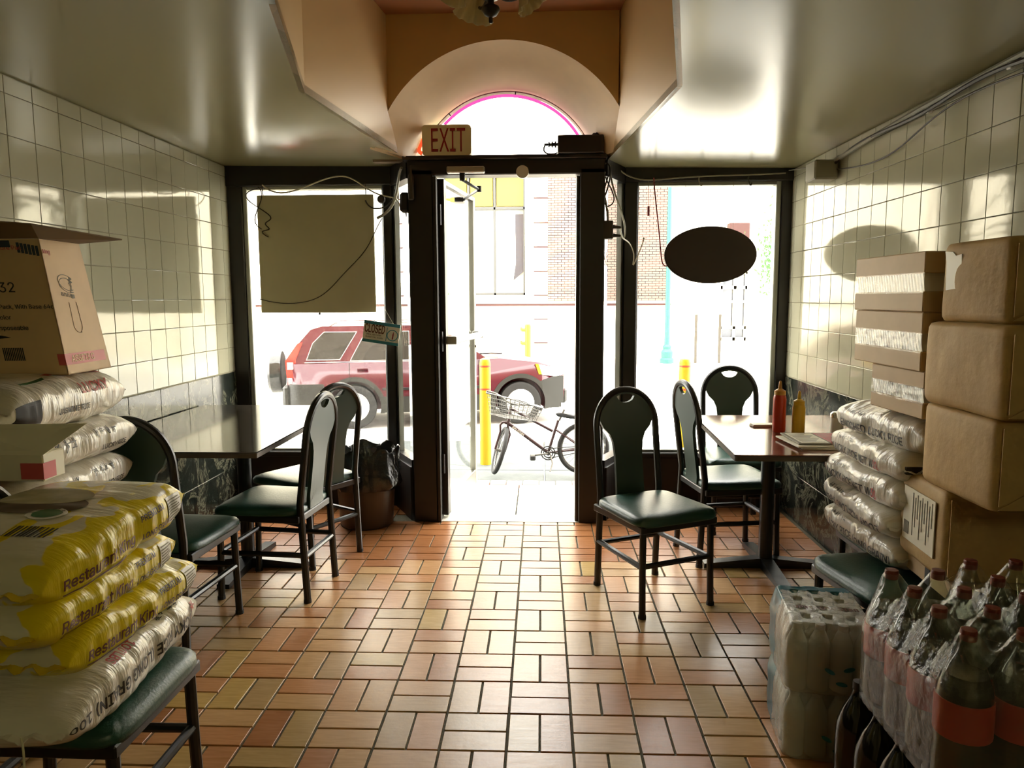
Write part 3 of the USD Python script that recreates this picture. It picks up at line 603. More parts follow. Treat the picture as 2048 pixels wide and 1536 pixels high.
def make_chair(label, loc, rz, group):
    c = thing('dining_chair', label, 'chair', loc, rz, group)
    AR = .162
    zs = list(np.linspace(0, .45, 5)) + list(np.linspace(.5, .745, 6))
    left = [(-AR, back_y(z), z) for z in zs]
    arch = [(-AR*math.cos(t), back_y(.76 + .165*math.sin(t)), .76 + .165*math.sin(t)) for t in np.linspace(.06, math.pi - .06, 21)]
    right = [(AR, y, z) for (_, y, z) in reversed(left)]
    B().tube(left + arch + right, .0160, 10).build('back_frame', M['frame'], c)
    # hourglass splat with a hand hole
    half = [(.152, .752), (.150, .80), (.135, .85), (.10, .893), (.055, .914), (0, .920)]
    low = [(.074, .41), (.072, .55), (.072, .62), (.078, .68), (.095, .72), (.125, .75), (.150, .80)]
    out = low[:-1] + half[1:] + [(-x, z) for x, z in reversed(half[1:-1])] + [(-x, z) for x, z in reversed(low[:-1])]
    hole = [(-.046, .893), (-.03, .899), (0, .902), (.03, .899), (.046, .893), (.034, .877), (.016, .869), (0, .867), (-.016, .869), (-.034, .877)]
    m = trimesh.creation.extrude_polygon(Polygon(out).buffer(.004).buffer(-.002).difference(Polygon(hole).buffer(.003)), .016, engine='earcut').subdivide_to_size(.06)
    v = np.array(m.vertices); bow = .018*(1 - (v[:, 0]/.15)**2)
    v = np.stack([v[:, 0], back_y(v[:, 1]) + .008 - v[:, 2] + 0*bow, v[:, 1]], 1)
    B().add((v, m.faces)).build('back_splat', M['splat'], c, smooth=40)
    rings = []
    for ins, z in ((.010, .402), (.001, .404), (0, .412), (.001, .424), (.008, .434), (.024, .441), (.06, .445), (.12, .447)):
        q = supel(.205 - ins, .205 - ins, 7, 64); w = 1 + .05*q[:, 1]/.2
        rings.append(np.stack([q[:, 0]*w, q[:, 1] + .008, np.full(64, z) - .006*(q[:, 1] > .19)], 1))
    B().add(loft(rings)).build('seat', M['vinyl'], c, smooth=50)
    B().box((-.196, .178, .372), (.196, .205, .404), .004).box((-.178, -.205, .372), (.178, -.180, .404), .004).box((-.196, -.2, .372), (-.166, .19, .404), .004).box((.166, -.2, .372), (.196, .19, .404), .004).build('seat_frame', M['frame'], c)
    for s in (-1, 1):
        B().tube([(s*.174, .184, .385), (s*.176, .186, .2), (s*.178, .192, 0)], .0150, 10).build('front_leg', M['frame'], c)
    for s in (-1, 1):
        B().tube([(s*.165, -.205, .22), (s*.175, .185, .22)], .0125, 8).build('stretcher', M['frame'], c)
    B().tube([(-.175, .185, .225), (.175, .185, .225)], .0125, 8).build('stretcher', M['frame'], c)
    B().tube([(-.164, -.206, .21), (.164, -.206, .21)], .0125, 8).build('stretcher', M['frame'], c)
    for q in ((-.164, -.215), (.164, -.215), (-.178, .192), (.178, .192)):
        B().cyl((*q, .018), (*q, 0), .017, .018, 10).build('foot_cap', M['blackrub'], c)
    return c
CG = 'green vinyl dining chairs with black arched backs'
chairF = make_chair('green vinyl chair standing alone in the middle, turned away from right table', (.505, 3.275, 0), -154.4, CG)
dup(chairF, 'green vinyl chair at left table nearest the camera aisle, seen from behind', (-1.248, 3.335, 0), 84)
dup(chairF, 'green vinyl chair at left table further back, beside the black bin', (-1.250, 3.805, 0), 58)
dup(chairF, 'green vinyl chair at near end of left table, half behind the rice sacks', (-1.50, 2.845, 0), -3)
dup(chairF, 'green vinyl chair drawn up to left side of the right table, seen sideways', (.98, 3.84, 0), -80)
dup(chairF, 'green vinyl chair behind the right table with its back against the window', (1.165, 4.36, 0), 180)
dup(chairF, 'green vinyl chair seat carrying the front pile of yellow sacks on left', (-1.118, 1.648, 0), -90.5)
dup(chairF, 'green vinyl chair under the rear pile of white sacks on left', (-1.68, 2.22, 0), -90)
dup(chairF, 'green vinyl chair under brown parcels at right, corner showing beside water pack', (1.205, 2.45, 0), 99.5)
dup(chairF, 'green vinyl chair under far end of the rice sacks on right', (1.43, 2.84, 0), 91)

# ---------------------------------------------------------------- tables and what stands on them
def table(label, x0, x1, y0, y1, top, peds, skew=0):
    t = thing('dining_table', label, 'table')
    zt = .745
    p = [(x0, y0), (x1, y0), (x1, y1), (x0 + skew, y1)]
    pl = Polygon(p).buffer(-.008).buffer(.008)
    B().prism(pl, .004, off=(0, 0, zt - .004)).build('tabletop', M[top], t, smooth=False)
    B().prism(pl.buffer(.001), .020, off=(0, 0, zt - .025)).build('edge_band', M['edge'], t, smooth=40)
    for x, y in peds:
        B().lathe([(.034, .02), (.034, .70)], 20, (x, y, 0)).build('pedestal', M['frame'], t)
        B().box((x - .17, y - .17, .695), (x + .17, y + .17, .714), .004).build('mounting_plate', M['frame'], t)
        for a in (0, 90):
            q = [(-.31, .0), (.31, 0), (.31, .022), (.04, .05), (-.04, .05), (-.31, .022)]
            m = trimesh.creation.extrude_polygon(Polygon(q), .06, engine='earcut'); vv = np.array(m.vertices); vv = np.stack([vv[:, 0], vv[:, 2] - .03, vv[:, 1]], 1)
            B().add((vv, m.faces), rotm(0, 0, a), (x, y, .002)).build('foot_bar', M['frame'], t)
    return t
table('dark glossy laminate table against the left tiled wall', -1.975, -1.15, 2.885, 4.21, 'table_dark', [(-1.50, 3.60)])
table('reddish brown laminate table with ketchup against the right wall', .757, 1.525, 2.868, 3.862, 'table_red', [(1.13, 3.66)], skew=.04)

def squeeze(name, label, cat, x, y, r, h, m, nozzle):
    s = thing(name, label, cat, (x, y, .745))
    B().lathe([(r*.9, 0), (r, .006), (r, h*.30), (r*.97, h*.34), (r, h*.38), (r, h*.86), (r*.93, h*.93), (r*.80, h)], 24).build('body', M[m], s)
    B().lathe([(r*.86, h - .004), (r*.86, h + .014), (r*.55, h + .02), (r*.3, h + .024), (r*.22, h + .055), (r*.1, h + .06)], 20).build('nozzle_cap', M[nozzle], s)
    return s
squeeze('ketchup_bottle', 'tall red ketchup squeeze bottle on the right table', 'sauce bottle', 1.085, 3.38, .029, .175, 'ketchup', 'nozzle_red')
squeeze('mustard_bottle', 'yellow mustard squeeze bottle beside the ketchup', 'sauce bottle', 1.155, 3.33, .028, .135, 'mustard', 'mustard')
s = thing('sugar_shaker', 'glass shaker with metal lid on right table by the rice sacks', 'shaker', (1.325, 3.33, .745))
B().lathe([(.026, 0), (.028, .004), (.028, .075), (.026, .08)], 20).build('glass_body', M['glassjar'], s)
B().lathe([(.029, .076), (.029, .092), (.02, .10), (.0, .102)], 20).build('lid', M['chrome'], s)
n = thing('paper_napkin', 'folded white napkin lying on right table before the ketchup', 'napkin', (1.055, 3.53, .745), 4)
for k in range(3): B().box((-.055 + .002*k, -.028, .0012 + k*.0035), (.055, .028, .004 + k*.0035), .001).build('fold', M['white_card'], n)
for k, (x, y, r) in enumerate(((1.25, 3.08, -4), (1.215, 3.10, 4), (1.235, 3.115, 0))):
    m_ = thing('menu', ('lowest menu card of the stack on the right table', 'middle menu card of the stack on the right table', 'printed menu card on top of the stack on right table')[k], 'menu', (x, y, .7458 + k*.0075), r)
    B().box((-.19, -.12, 0), (.19, .12, .0065), .001).build('card', M['white_card' if k < 2 else 'grey_ink'], m_)
    if k == 2:
        for c_ in range(3): B().box((-.175 + c_*.12, -.105, .0064), (-.065 + c_*.12, .105, .0071)).build('printed_column', M[('white_card', 'pink_ink', 'white_card')[c_]], m_, smooth=False)
        b = B()
        for c_ in range(3):
            for l in range(11): b.box((-.170 + c_*.12, -.095 + l*.018, .0070), (-.075 + c_*.12 - (l*7 % 4)*.01, -.090 + l*.018, .0074))
        b.build('printed_lines', M['ink'], m_, smooth=False)

# bin with black liner
bn = thing('trash_bin', 'brown bin lined with a black bag by the left window post', 'bin', (-1.06, 4.33, 0))
B().lathe([(.150, 0), (.158, .01), (.182, .40), (.190, .43), (.180, .43), (.152, .03)], 36).build('bin_body', M['bin'], bn)
v, f = lathemesh([(.170, .25), (.192, .24), (.202, .27), (.200, .34), (.196, .40), (.198, .455), (.190, .47), (.178, .455), (.165, .38), (.12, .25), (.03, .22)], 72)
a = np.arctan2(v[:, 1], v[:, 0]); k = 1 + .035*np.sin(9*a + v[:, 2]*30) + .022*np.sin(17*a + 1) + .02*np.sin(5*a)
k += .20*np.exp(-((np.angle(np.exp(1j*(a + .5))))/.42)**2)*np.exp(-((v[:, 2] - .29)/.06)**2)
v = np.stack([v[:, 0]*k, v[:, 1]*k, v[:, 2] + .018*np.sin(7*a + 1)*(v[:, 2] > .38)], 1)
B().add((v, f)).build('bin_liner', M['binbag'], bn, smooth=50)

# ---------------------------------------------------------------- sacks
class Sack:
    def __init__(s, L, Wd, H, seed=0, wr=.0045, n=(130, 84), sag=0.0):
        s.L, s.W, s.H, s.seed, s.wr, s.sag, s.pw = L, Wd, H, seed, wr, sag, 5
        s.th = np.linspace(-np.pi, np.pi, 721)
        c, q = np.cos(s.th), np.sin(s.th)
        x, z = s.section(s.th); d = np.hypot(np.diff(x), np.diff(z)); s.arc = np.r_[0, np.cumsum(d)]; s.arc -= np.interp(0, s.th, s.arc)
        s.n = n
    def section(s, th):
        e = 3.3; c, q = np.cos(th), np.sin(th)
        return s.W/2*np.sign(c)*np.abs(c)**(2/e*1.0), s.H/2*np.sign(q)*np.abs(q)**(2/e)
    def point(s, y, th, off=0.):
        """y along the sack (metres), th round it: th = 0 is the +x side, pi/2 the top"""
        u = np.clip(2*y/s.L, -1, 1); au = np.abs(u)
        kh = np.clip(1 - au**s.pw, 0, 1)**.55*.97 + .03; kw = 1 - .10*au**4
        x, z = s.section(th); x = x*kw; z = z*kh
        g = np.stack([u*2.2 + s.seed*3.1, np.cos(th)*.9 + s.seed, np.sin(th)*.9], -1).reshape(-1, 3)
        big = meshkit.noise(g*1.7, s.seed).reshape(u.shape)
        g2 = g.copy(); g2[:, 0] *= 7.0
        yy = (y + 0*th).reshape(-1); c3 = np.stack([np.cos(th)*1.3 + 0*y, np.sin(th)*1.3 + 0*y], -1).reshape(-1, 2)
        fine = 1 - 2.6*np.abs(meshkit.noise(np.c_[yy/.060 + s.seed, c3*1.1], s.seed + 5).reshape(u.shape))
        fin2 = 1 - 2.6*np.abs(meshkit.noise(np.c_[yy/.026 + s.seed, c3*1.7], s.seed + 9).reshape(u.shape))
        side = np.clip(np.abs(np.cos(th)), 0, 1)
        d = off + (big*.011 + (fine*.95 + fin2*.55)*s.wr*(.12 + .88*side**.5))*np.clip(1.15 - au**6, 0, 1)
        nx, nz = np.cos(th)*.8, np.sin(th); l = np.hypot(nx, nz)
        return np.stack([x + d*nx/l, y + .0*x, z + d*nz/l - s.sag*au**2], -1)
    def body(s):
        ny, nt = s.n
        ys = np.linspace(-1, 1, ny); ys = np.sign(ys)*np.abs(ys)**.8*s.L/2
        th = np.arange(nt)*2*np.pi/nt
        Y, T = np.meshgrid(ys, th, indexing='ij'); p = s.point(Y, T)
        return loft([p[k] for k in range(ny)])
    def seam(s, sg, w=.014):
        """stitched flat hem at one end with a ruffled edge"""
        xs = np.linspace(-.44, .44, 40)*s.W; r0 = []; r1 = []
        for k, x in enumerate(xs):
            z = .003*math.sin(k*1.3 + s.seed) - s.sag
            r0.append((x, sg*(s.L/2 - .006), z)); r1.append((x, sg*(s.L/2 + w*(1 + .25*math.sin(k*2.1))), z + .006*math.sin(k*.9 + s.seed) - .004))
        r0, r1 = np.array(r0), np.array(r1); up = np.array([0, 0, .002])
        v = np.vstack([r0 - up, r1 - up*.5, r0 + up, r1 + up*.5]); n = len(xs); f = []
        for k in range(n - 1):
            f += [(k, k+1, n+k+1, n+k), (2*n+k, 3*n+k, 3*n+k+1, 2*n+k+1), (n+k, n+k+1, 3*n+k+1, 3*n+k)]
        return tri(v, f)
    def decal(s, mesh, y0, th0, flip=1, mirror=1, off=.0024, maxe=.009, rot=0.):
        """wraps flat art round the sack: art x runs along the sack (flip = -1 reads towards -y), art y goes up round the side"""
        m = mesh if isinstance(mesh, trimesh.Trimesh) else trimesh.Trimesh(*mesh, process=False)
        m = m.subdivide_to_size(maxe, max_iter=8)
        v = np.array(m.vertices); a0 = np.interp(th0, s.th, s.arc)
        if rot: c, q = math.cos(rot), math.sin(rot); v = np.stack([v[:, 0]*c - v[:, 1]*q, v[:, 0]*q + v[:, 1]*c, v[:, 2]], 1)
        th = np.interp(a0 + v[:, 1]*mirror, s.arc, s.th)
        return s.point(y0 + flip*v[:, 0], th, off + v[:, 2]*.25), np.array(m.faces)
def text(t, h, bold=False, shear=0.):
    m = meshkit.text_mesh(t, h, .0008, bold); v = np.array(m.vertices)
    v[:, 0] -= v[:, 0].min(); v[:, 0] += shear*v[:, 1]
    return trimesh.Trimesh(v, m.faces, process=False)
def flat(poly, h=.0008):
    return trimesh.util.concatenate([trimesh.creation.extrude_polygon(g, h, engine='earcut') for g in getattr(poly, 'geoms', [poly]) if g.area > 1e-8])
def strokes(seed, n, h):
    """row of brush-like characters, as blurred in the photograph"""
    r = random.Random(seed); P = []
    for k in range(n):
        x = k*h*1.25
        for q in range(4):
            a = r.choice([0, 0, 90, 90, 55, -55]); c = (x + r.uniform(.3, .7)*h, r.uniform(.2, .8)*h)
            P.append(affinity.translate(affinity.rotate(sbox(-h*.42, -h*.06, h*.42, h*.06), a), *c))
    return flat(unary_union(P))
def bars(n, w, h, seed=1):
    r = random.Random(seed); x, P = 0, []
    while x < w:
        k = r.choice([.002, .004, .006]); P.append(sbox(x, 0, x + k, h)); x += k + r.choice([.002, .004, .005])
    return flat(unary_union(P))
def pieces(sack, thg, name, m, arts, label=None):
    for art, y0, th0, kw in arts: B().add(sack.decal(art, y0, th0, **kw)).build(name, M[m], thg, smooth=False, label=label)
def string_tail(sack, thg, sg, x, drop=.08):
    y = sg*(sack.L/2 + .008)
    B().tube(curve([(x, y, 0), (x + .01, y + sg*.012, -.02), (x + .004, y + sg*.008, -drop*.6), (x + .016, y + sg*.014, -drop)], 14), .0022, 6).build('seam_string', M['string'], thg)

# yellow-white sacks: procedural print, yellow on the aisle side and blotched on top
def yellow_print():
    nodes = {'g': ('texture_coordinate', {}), 's': ('separate_xyz', {}), 'm': ('mapping', dict(scale=(13, 9, 13))), 'n': ('noise_texture', dict(scale=1.25, detail=1.2, roughness=.4, distortion=.5)),
             'ax': ('math', dict(math_type='multiply_add', value2=4.2, value3=-.59)), 'sum': ('math', dict(math_type='add')), 'r': ('rgb_ramp', {'ramp': [(.49, (.64, .60, .44)), (.51, (.74, .58, .008))]}),
             'b1': ('noise_texture', dict(scale=30., detail=3.)), 'mb': ('mapping', dict(scale=(.5, 2.6, .5))), 'b': ('bump', dict(strength=.28, distance=.008)), 'p': ('principled_bsdf', dict(roughness=.24, specular_ior_level=.5))}
    links = [('g.object', 's.vector'), ('g.object', 'm.vector'), ('m.vector', 'n.vector'), ('s.x', 'ax.value1'), ('ax.value', 'mx.value1'), ('n.fac', 'sum.value1'), ('mx.value', 'sum.value2'), ('sum.value', 'r.fac'), ('r.color', 'p.base_color'),
             ('g.object', 'mb.vector'), ('mb.vector', 'b1.vector'), ('b1.fac', 'b.height'), ('b.normal', 'p.normal')]
    nodes['mx'] = ('math', dict(math_type='maximum', value2=-.045))
    return usdkit.material(stage, L_ + 'yellow_sack_print', nodes, links, surface='p.BSDF')
M['yellow_print'] = yellow_print()
SH = math.pi/2
def yellow_sack(label, loc, rz, seed, top=False, L=.57, Wd=.40, H=.114, rx=0):
    t = thing('rice_sack', label, 'rice sack', loc, rz, 'yellow and white rice sacks on the front chair', rx=rx)
    s = Sack(L, Wd, H, seed, .0050)
    B().add(s.body()).build('sack_body', M['yellow_print'], t, smooth=50)
    for sg in (-1, 1): B().add(s.seam(sg)).build('sewn_hem', M['yellow'], t, smooth=50, label='yellow sewn end hem')
    pieces(s, t, 'title_lettering', 'brown_ink', [(text('Restaurant King', .025, True, .12), -.235, -.16, {}), (flat(sbox(0, 0, .21, .0045)), -.235, -.36, {})])
    pieces(s, t, 'small_lettering', 'wood_ink', [(text('PREMIUM', .014, True), .045, .10, {}), (text('LONG GRAIN', .014, True), .045, -.22, {})])
    pieces(s, t, 'white_label', 'white_plastic', [(flat(sbox(0, -.034, .075, .034)), .165, 0., dict(off=.0020))])
    pieces(s, t, 'label_lines', 'grey_ink', [(flat(unary_union([sbox(.004, -.030 + .0075*k, .070 - .01*(k % 3), -.027 + .0075*k) for k in range(8)])), .165, 0., dict(off=.0030))])
    B().box((-.12, -L/2 - .004, -.006), (-.03, -L/2 + .004, .004), .002).build('end_bar_print', M['ink'], t)
    string_tail(s, t, 1, .12)
    if top:
        loaf = affinity.scale(Point(0, 0).buffer(1, 32), .115, .055); board = affinity.translate(loaf, .012, -.045)
        def topart(name, poly, m, yy, xx, off): pieces(s, t, name, m, [(flat(poly), yy, SH, dict(off=off, flip=-1, mirror=1))])
        def T(poly, y, x):   # plan art: poly in (x across, y along)
            m = flat(poly); v = np.array(m.vertices); v = np.stack([-(v[:, 1] + y), -(v[:, 0] + x), v[:, 2]], 1); return trimesh.Trimesh(v, m.faces, process=False)
        for nm, poly, y, x, mm, off in (('board_print', affinity.rotate(board, 0), .055, -.035, 'wood_ink', .0022), ('loaf_print', loaf, .062, -.040, 'loaf', .0028), ('oval_ring_print', affinity.scale(Point(0, 0).buffer(1, 32), .044, .034), -.045, .035, 'white_plastic', .0022), ('oval_badge', affinity.scale(Point(0, 0).buffer(1, 32), .034, .025), -.045, .035, 'green_ink', .0030)):
            b = B().add(s.decal(T(poly, y, x), 0, SH, flip=-1, off=off)); b.build(nm, M[mm], t, smooth=False)
        bc = bars(14, .10, .05, 3); v = np.array(bc.vertices); v = np.stack([v[:, 0] + .015, v[:, 1] - .165, v[:, 2]], 1)
        m = trimesh.Trimesh(np.stack([-(v[:, 1]), -(v[:, 0]), v[:, 2]], 1), bc.faces, process=False)
        B().add(s.decal(m, 0, SH, flip=-1, off=.0014)).build('barcode', M['ink'], t, smooth=False)
    return t
yellow_sack('lowest yellow rice sack of the front pile, on the white sack', (-1.150, 1.685, .612), 0, 11)
yellow_sack('middle yellow rice sack of the front pile reading Restaurant King', (-1.165, 1.61, .706), 1.5, 23)
yellow_sack('top yellow rice sack with green oval, loaf print and barcode', (-1.160, 1.645, .806), -1, 35, True, H=.135, rx=5)

def white_sack(label, loc, rz, seed, rows, L, Wd, H, group, side=1, extra=None, rx=0, wr=.0052, pw=5):
    t = thing('rice_sack', label, 'rice sack', loc, rz, group, rx=rx)
    s = Sack(L, Wd, H, seed, wr); s.pw = pw
    B().add(s.body()).build('sack_body', M['sack'], t, smooth=50)
    for sg in (-1, 1): B().add(s.seam(sg)).build('sewn_hem', M['sack'], t, smooth=50)
    black, red = [], []
    for art, y0, th0, kw, col in rows:
        (black if col == 'k' else red).append((art, y0, th0, kw))
    if black: pieces(s, t, 'lettering', 'ink', black)
    if red: pieces(s, t, 'red_lettering', 'red_ink', red)
    if extra: extra(s, t)
    return t
G1, G2, G3 = 'white rice sacks on the rear left chair', 'white rice sacks on the right chairs', None
up = dict(flip=-1, mirror=-1)                                        # lettering printed upside down
def ex0(s, t): string_tail(s, t, -1, .10, .16); string_tail(s, t, 1, .1, .05)
white_sack('white sack lettered LUCKY RICE LONG GRAIN 100 at bottom of front pile', (-1.135, 1.63, .512), 4, 3,
           [(text('LUCKY RICE (LONG GRAIN) 100', .0265, True), .245, .06, up, 'k'), (text('100 LBS', .020, True), -.04, .80, up, 'r'), (strokes(5, 4, .022), .20, .80, up, 'k'), (flat(unary_union([affinity.rotate(sbox(-.016, -.003, .016, .003), a) for a in (0, 60, 120)])), .25, .15, {}, 'r')],
           .64, .41, .134, None, extra=ex0)
for k, (z, dx, r, lab) in enumerate(((.520, 0, 2, 'white sack at bottom of rear left pile, mostly hidden'), (.648, .01, -1, 'second white sack from bottom of the rear left pile'), (.776, 0, 1.5, 'third white sack from bottom of the rear left pile'), (.905, .012, -2, 'fourth white sack from bottom of the rear left pile'))):
    white_sack(lab, (-1.655 + dx, 2.26, z), r, 40 + k, [(strokes(k, 3, .030), -.17, .0, {}, 'k'), (strokes(k + 20, 4, .024), .02, .1, {}, 'k'), (text('LUCKY RICE', .016, True), .06, -.25, {}, 'k')], .58, .42, .140, G1)
def ex_top(s, t):
    pieces(s, t, 'dark_patch', 'ink', [(flat(sbox(0, -.05, .085, .05)), -.275, -.1, dict(off=.001))])
    pieces(s, t, 'red_patch', 'red_ink', [(flat(affinity.skew(sbox(0, 0, .12, .035), 20)), .10, .95, dict(off=.001)), (flat(affinity.skew(sbox(0, 0, .06, .02), -30)), -.05, 1.05, dict(off=.001))])
    pieces(s, t, 'green_patch', 'green_ink', [(flat(affinity.skew(sbox(0, 0, .10, .014), 30)), -.18, .95, dict(off=.001))])
white_sack('top white sack of rear left pile with red print, under the carton', (-1.655, 2.24, 1.045), 1, 49, [(text('LUCKY', .034, True), .0, .12, {}, 'r'), (text('JASMINE RICE', .016, True), -.12, -.15, {}, 'k')], .58, .42, .165, G1, extra=ex_top)
RR = [('LUCKY RICE (LONG GRAIN)', 0), ('LUCKY RICE (LONG GRAIN)', 1), ('LUCKY RICE NET WT. ', 0), ('LUCKY RICE NET WT. ', 0), ('ENRICHED LUCKY RICE', 0)]
RL = ['lowest white rice sack of the right pile, on the chairs', 'second white rice sack from bottom of the right pile', 'middle white rice sack of the right pile reading LUCKY RICE', 'fourth white rice sack from bottom of the right pile', 'top white rice sack of right pile under the cartons']
for k, (tx, ud) in enumerate(RR):
    z = .512 + k*.100
    rows = [(text(tx, .026, True), .25, -.03, up, 'k')] if ud else [(text(tx, .026, True), -.21, -.30, {}, 'k')]
    if k in (2, 3): rows += [(text('50', .028, True), .13, -.30, {}, 'r'), (strokes(77, 2, .022), -.275, -.25, {}, 'r')]
    rows += [(strokes(k + 60, 7, .016), -.18, .22, {}, 'k')]
    def exr(s, t, k=k):
        if k >= 3: B().box((.09, .270, -.012), (.17, .292, .012), .002).build('black_mark', M['ink'], t)
    white_sack(RL[k], (1.31 + (.008, -.004, .0, .006, .03)[k], 2.645 + (0, .01, -.012, -.03, -.05)[k], z), 180 + (1, -1, 2, 0, 5)[k], 70 + k, rows, .57, .40, .112 + (.012 if k == 4 else 0), G2, extra=exr, wr=.0048, pw=10)
# ---------------------------------------------------------------- cartons on the left
def put_text(b, rows, T, off):
    for txt, h, x, y, bold in rows:
        m = text(txt, h, bold); b.add(np.array(m.vertices) + [x, y, 0] if False else (np.array(m.vertices) + [x, y, 0], np.array(m.faces)), T, off)
    return b
bx = thing('open_carton', 'open printed carton marked 32 on top of rear left sacks', 'carton', (-1.675, 2.335, 1.128), 3)
hx, hy, H_ = .205, .125, .415
def taper(b):
    v, f = b.mesh(); k = v[:, 2]/H_
    v = np.stack([v[:, 0] - .055*k, v[:, 1] - .035*k*(v[:, 1] > 0) - .01*k, v[:, 2]], 1); return B().add((v, f))
b = B()
for lo, hi in (((-hx, -hy, 0), (hx, -hy + .005, H_)), ((-hx, hy - .005, 0), (hx, hy, H_)), ((-hx, -hy, 0), (-hx + .005, hy, H_)), ((hx - .005, -hy, 0), (hx, hy, H_)), ((-hx, -hy, 0), (hx, hy, .005))): b.box(lo, hi, .001)
taper(b).build('walls', M['carton'], bx)
zt = H_
fp = [(-hx - .055, -hy - .01, zt), (hx - .055, -hy - .01, zt), (hx - .055, hy - .045, zt), (hx + .085, hy - .04, zt + .012), (hx - .03, -hy - .08, zt + .035), (-hx - .055, -hy - .15, zt + .065)]
fv = fp + [(x, y, z + .004) for x, y, z in fp]
B().add(tri(fv, [(5, 4, 1, 0), (1, 4, 3, 2), (6, 7, 10, 11), (7, 8, 9, 10)] + [(k, (k + 1) % 6, 6 + (k + 1) % 6, 6 + k) for k in range(6)])).build('flap', M['carton_in'], bx, smooth=False)
near, side_ = (0, -hy - .0005, 0), (hx + .0005, 0, 0)
dz = [('-32', .030, .03, .255, False), ('e Pack, With Base 64c', .0125, .025, .205, False), ('Color', .0135, .022, .172, False), ('Disposeable', .013, .012, .140, False)]
for row in dz: taper(put_text(B(), [row], XZ, near)).build('printed_text', M['ink'], bx, smooth=False)
taper(put_text(B(), [('East Shore Pac', .013, .085, .382, False)], frame((1, 0, 0), (-.16, 0, 1), (0, -1, 0)), near)).build('red_lettering', M['pink_ink'], bx, smooth=False)
taper(put_text(B(), [('king', .013, -.118, .372, False)], YZ_R, side_)).build('red_lettering', M['pink_ink'], bx, smooth=False)
taper(B().add(tri([(hx - .022, -hy - .0012, .03), (hx + .0012, -hy - .0012, .03), (hx + .0012, hy - .02, .03), (hx - .022, -hy - .0012, .065), (hx + .0012, -hy - .0012, .065), (hx + .0012, hy - .02, .065)], [(0, 1, 4, 3), (1, 2, 5, 4)]))).build('red_band', M['pink_ink'], bx, smooth=False)
lv, lf = put_text(B(), [('ASSETS C', .020, -.095, .038, True)], YZ_R, (hx + .0014, 0, 0)).mesh(); taper(B().add((lv, lf))).build('band_lettering', M['carton'], bx, smooth=False)
for k in range(6): taper(B().box((hx - .075 + .011*k + .004, -hy - .0012, .374 - .002*k), (hx - .067 + .011*k + .004, -hy + .001, .404 - .002*k))).build('bar_print', M['blue_ink'], bx, smooth=False)
b = B().prism(Polygon([(-.2, .36), (-.2, .41), (hx - .09, .41), (hx - .09, .39), (.06, .39), (.02, .36)]), .001, XZ, near)
taper(b).build('dark_print', M['blue_ink'], bx, smooth=False)
el0 = affinity.rotate(affinity.scale(Point(0, 0).buffer(1, 32), .046, .024), -14)
for k, (cc, sh) in enumerate(((( -.030, .285), 1), ((-.030, .276), .93))):
    e_ = affinity.scale(el0, sh, sh); taper(B().prism(affinity.translate(e_.difference(affinity.scale(e_, .955, .93)), *cc), .0008, YZ_R, side_)).build('lid_drawing', M['grey_ink'], bx, smooth=False)
hat = B()
for k in range(11): hat.box((hx, -.070 + .0075*k, .244 - .0009*k), (hx + .001, -.067 + .0075*k, .256 - .0009*k))
taper(hat).build('hatch_drawing', M['grey_ink'], bx, smooth=False, kind='stuff')
cup = unary_union([affinity.scale(Point(0, 0).buffer(1, 32), .030, .024), sbox(-.030, 0, .030, .080)]); cup = cup.difference(affinity.scale(cup, .96, .98)).difference(sbox(-.05, .074, .05, .1))
taper(B().prism(affinity.translate(cup, -.012, .150), .0008, YZ_R, side_)).build('cup_drawing', M['carton_in'], bx, smooth=False)
rg = B()
for k in range(12): rg.box((.02 + .009*k*.6, -hy - .001, .045), (.023 + .009*k*.6, -hy + .001, .085))
rg.prism(Polygon([(.01, .112), (.055, .117), (.01, .126)]), .001, XZ, near)
taper(rg).build('mark_print', M['ink'], bx, smooth=False)
wc = thing('white_carton', 'white carton with pink label leaning before the rear left sacks', 'carton', (-1.335, 1.89, .874))
B().box((-.28, 0, 0), (0, .09, .074), .003).build('body', M['white_card'], wc)
q = [(-.28, .0, .072), (.0, .0, .072), (.095, .05, .150), (-.28, .02, .150)]
B().add(tri(q + [(x, y + .004, z) for x, y, z in q], [(0, 1, 2, 3), (7, 6, 5, 4), (0, 4, 5, 1), (1, 5, 6, 2), (2, 6, 7, 3), (3, 7, 4, 0)])).build('lid_flap', M['white_card'], wc, smooth=False)
B().box((-.062, -.0015, .006), (.0012, .05, .050)).build('pink_label', M['pink_ink'], wc, smooth=False)

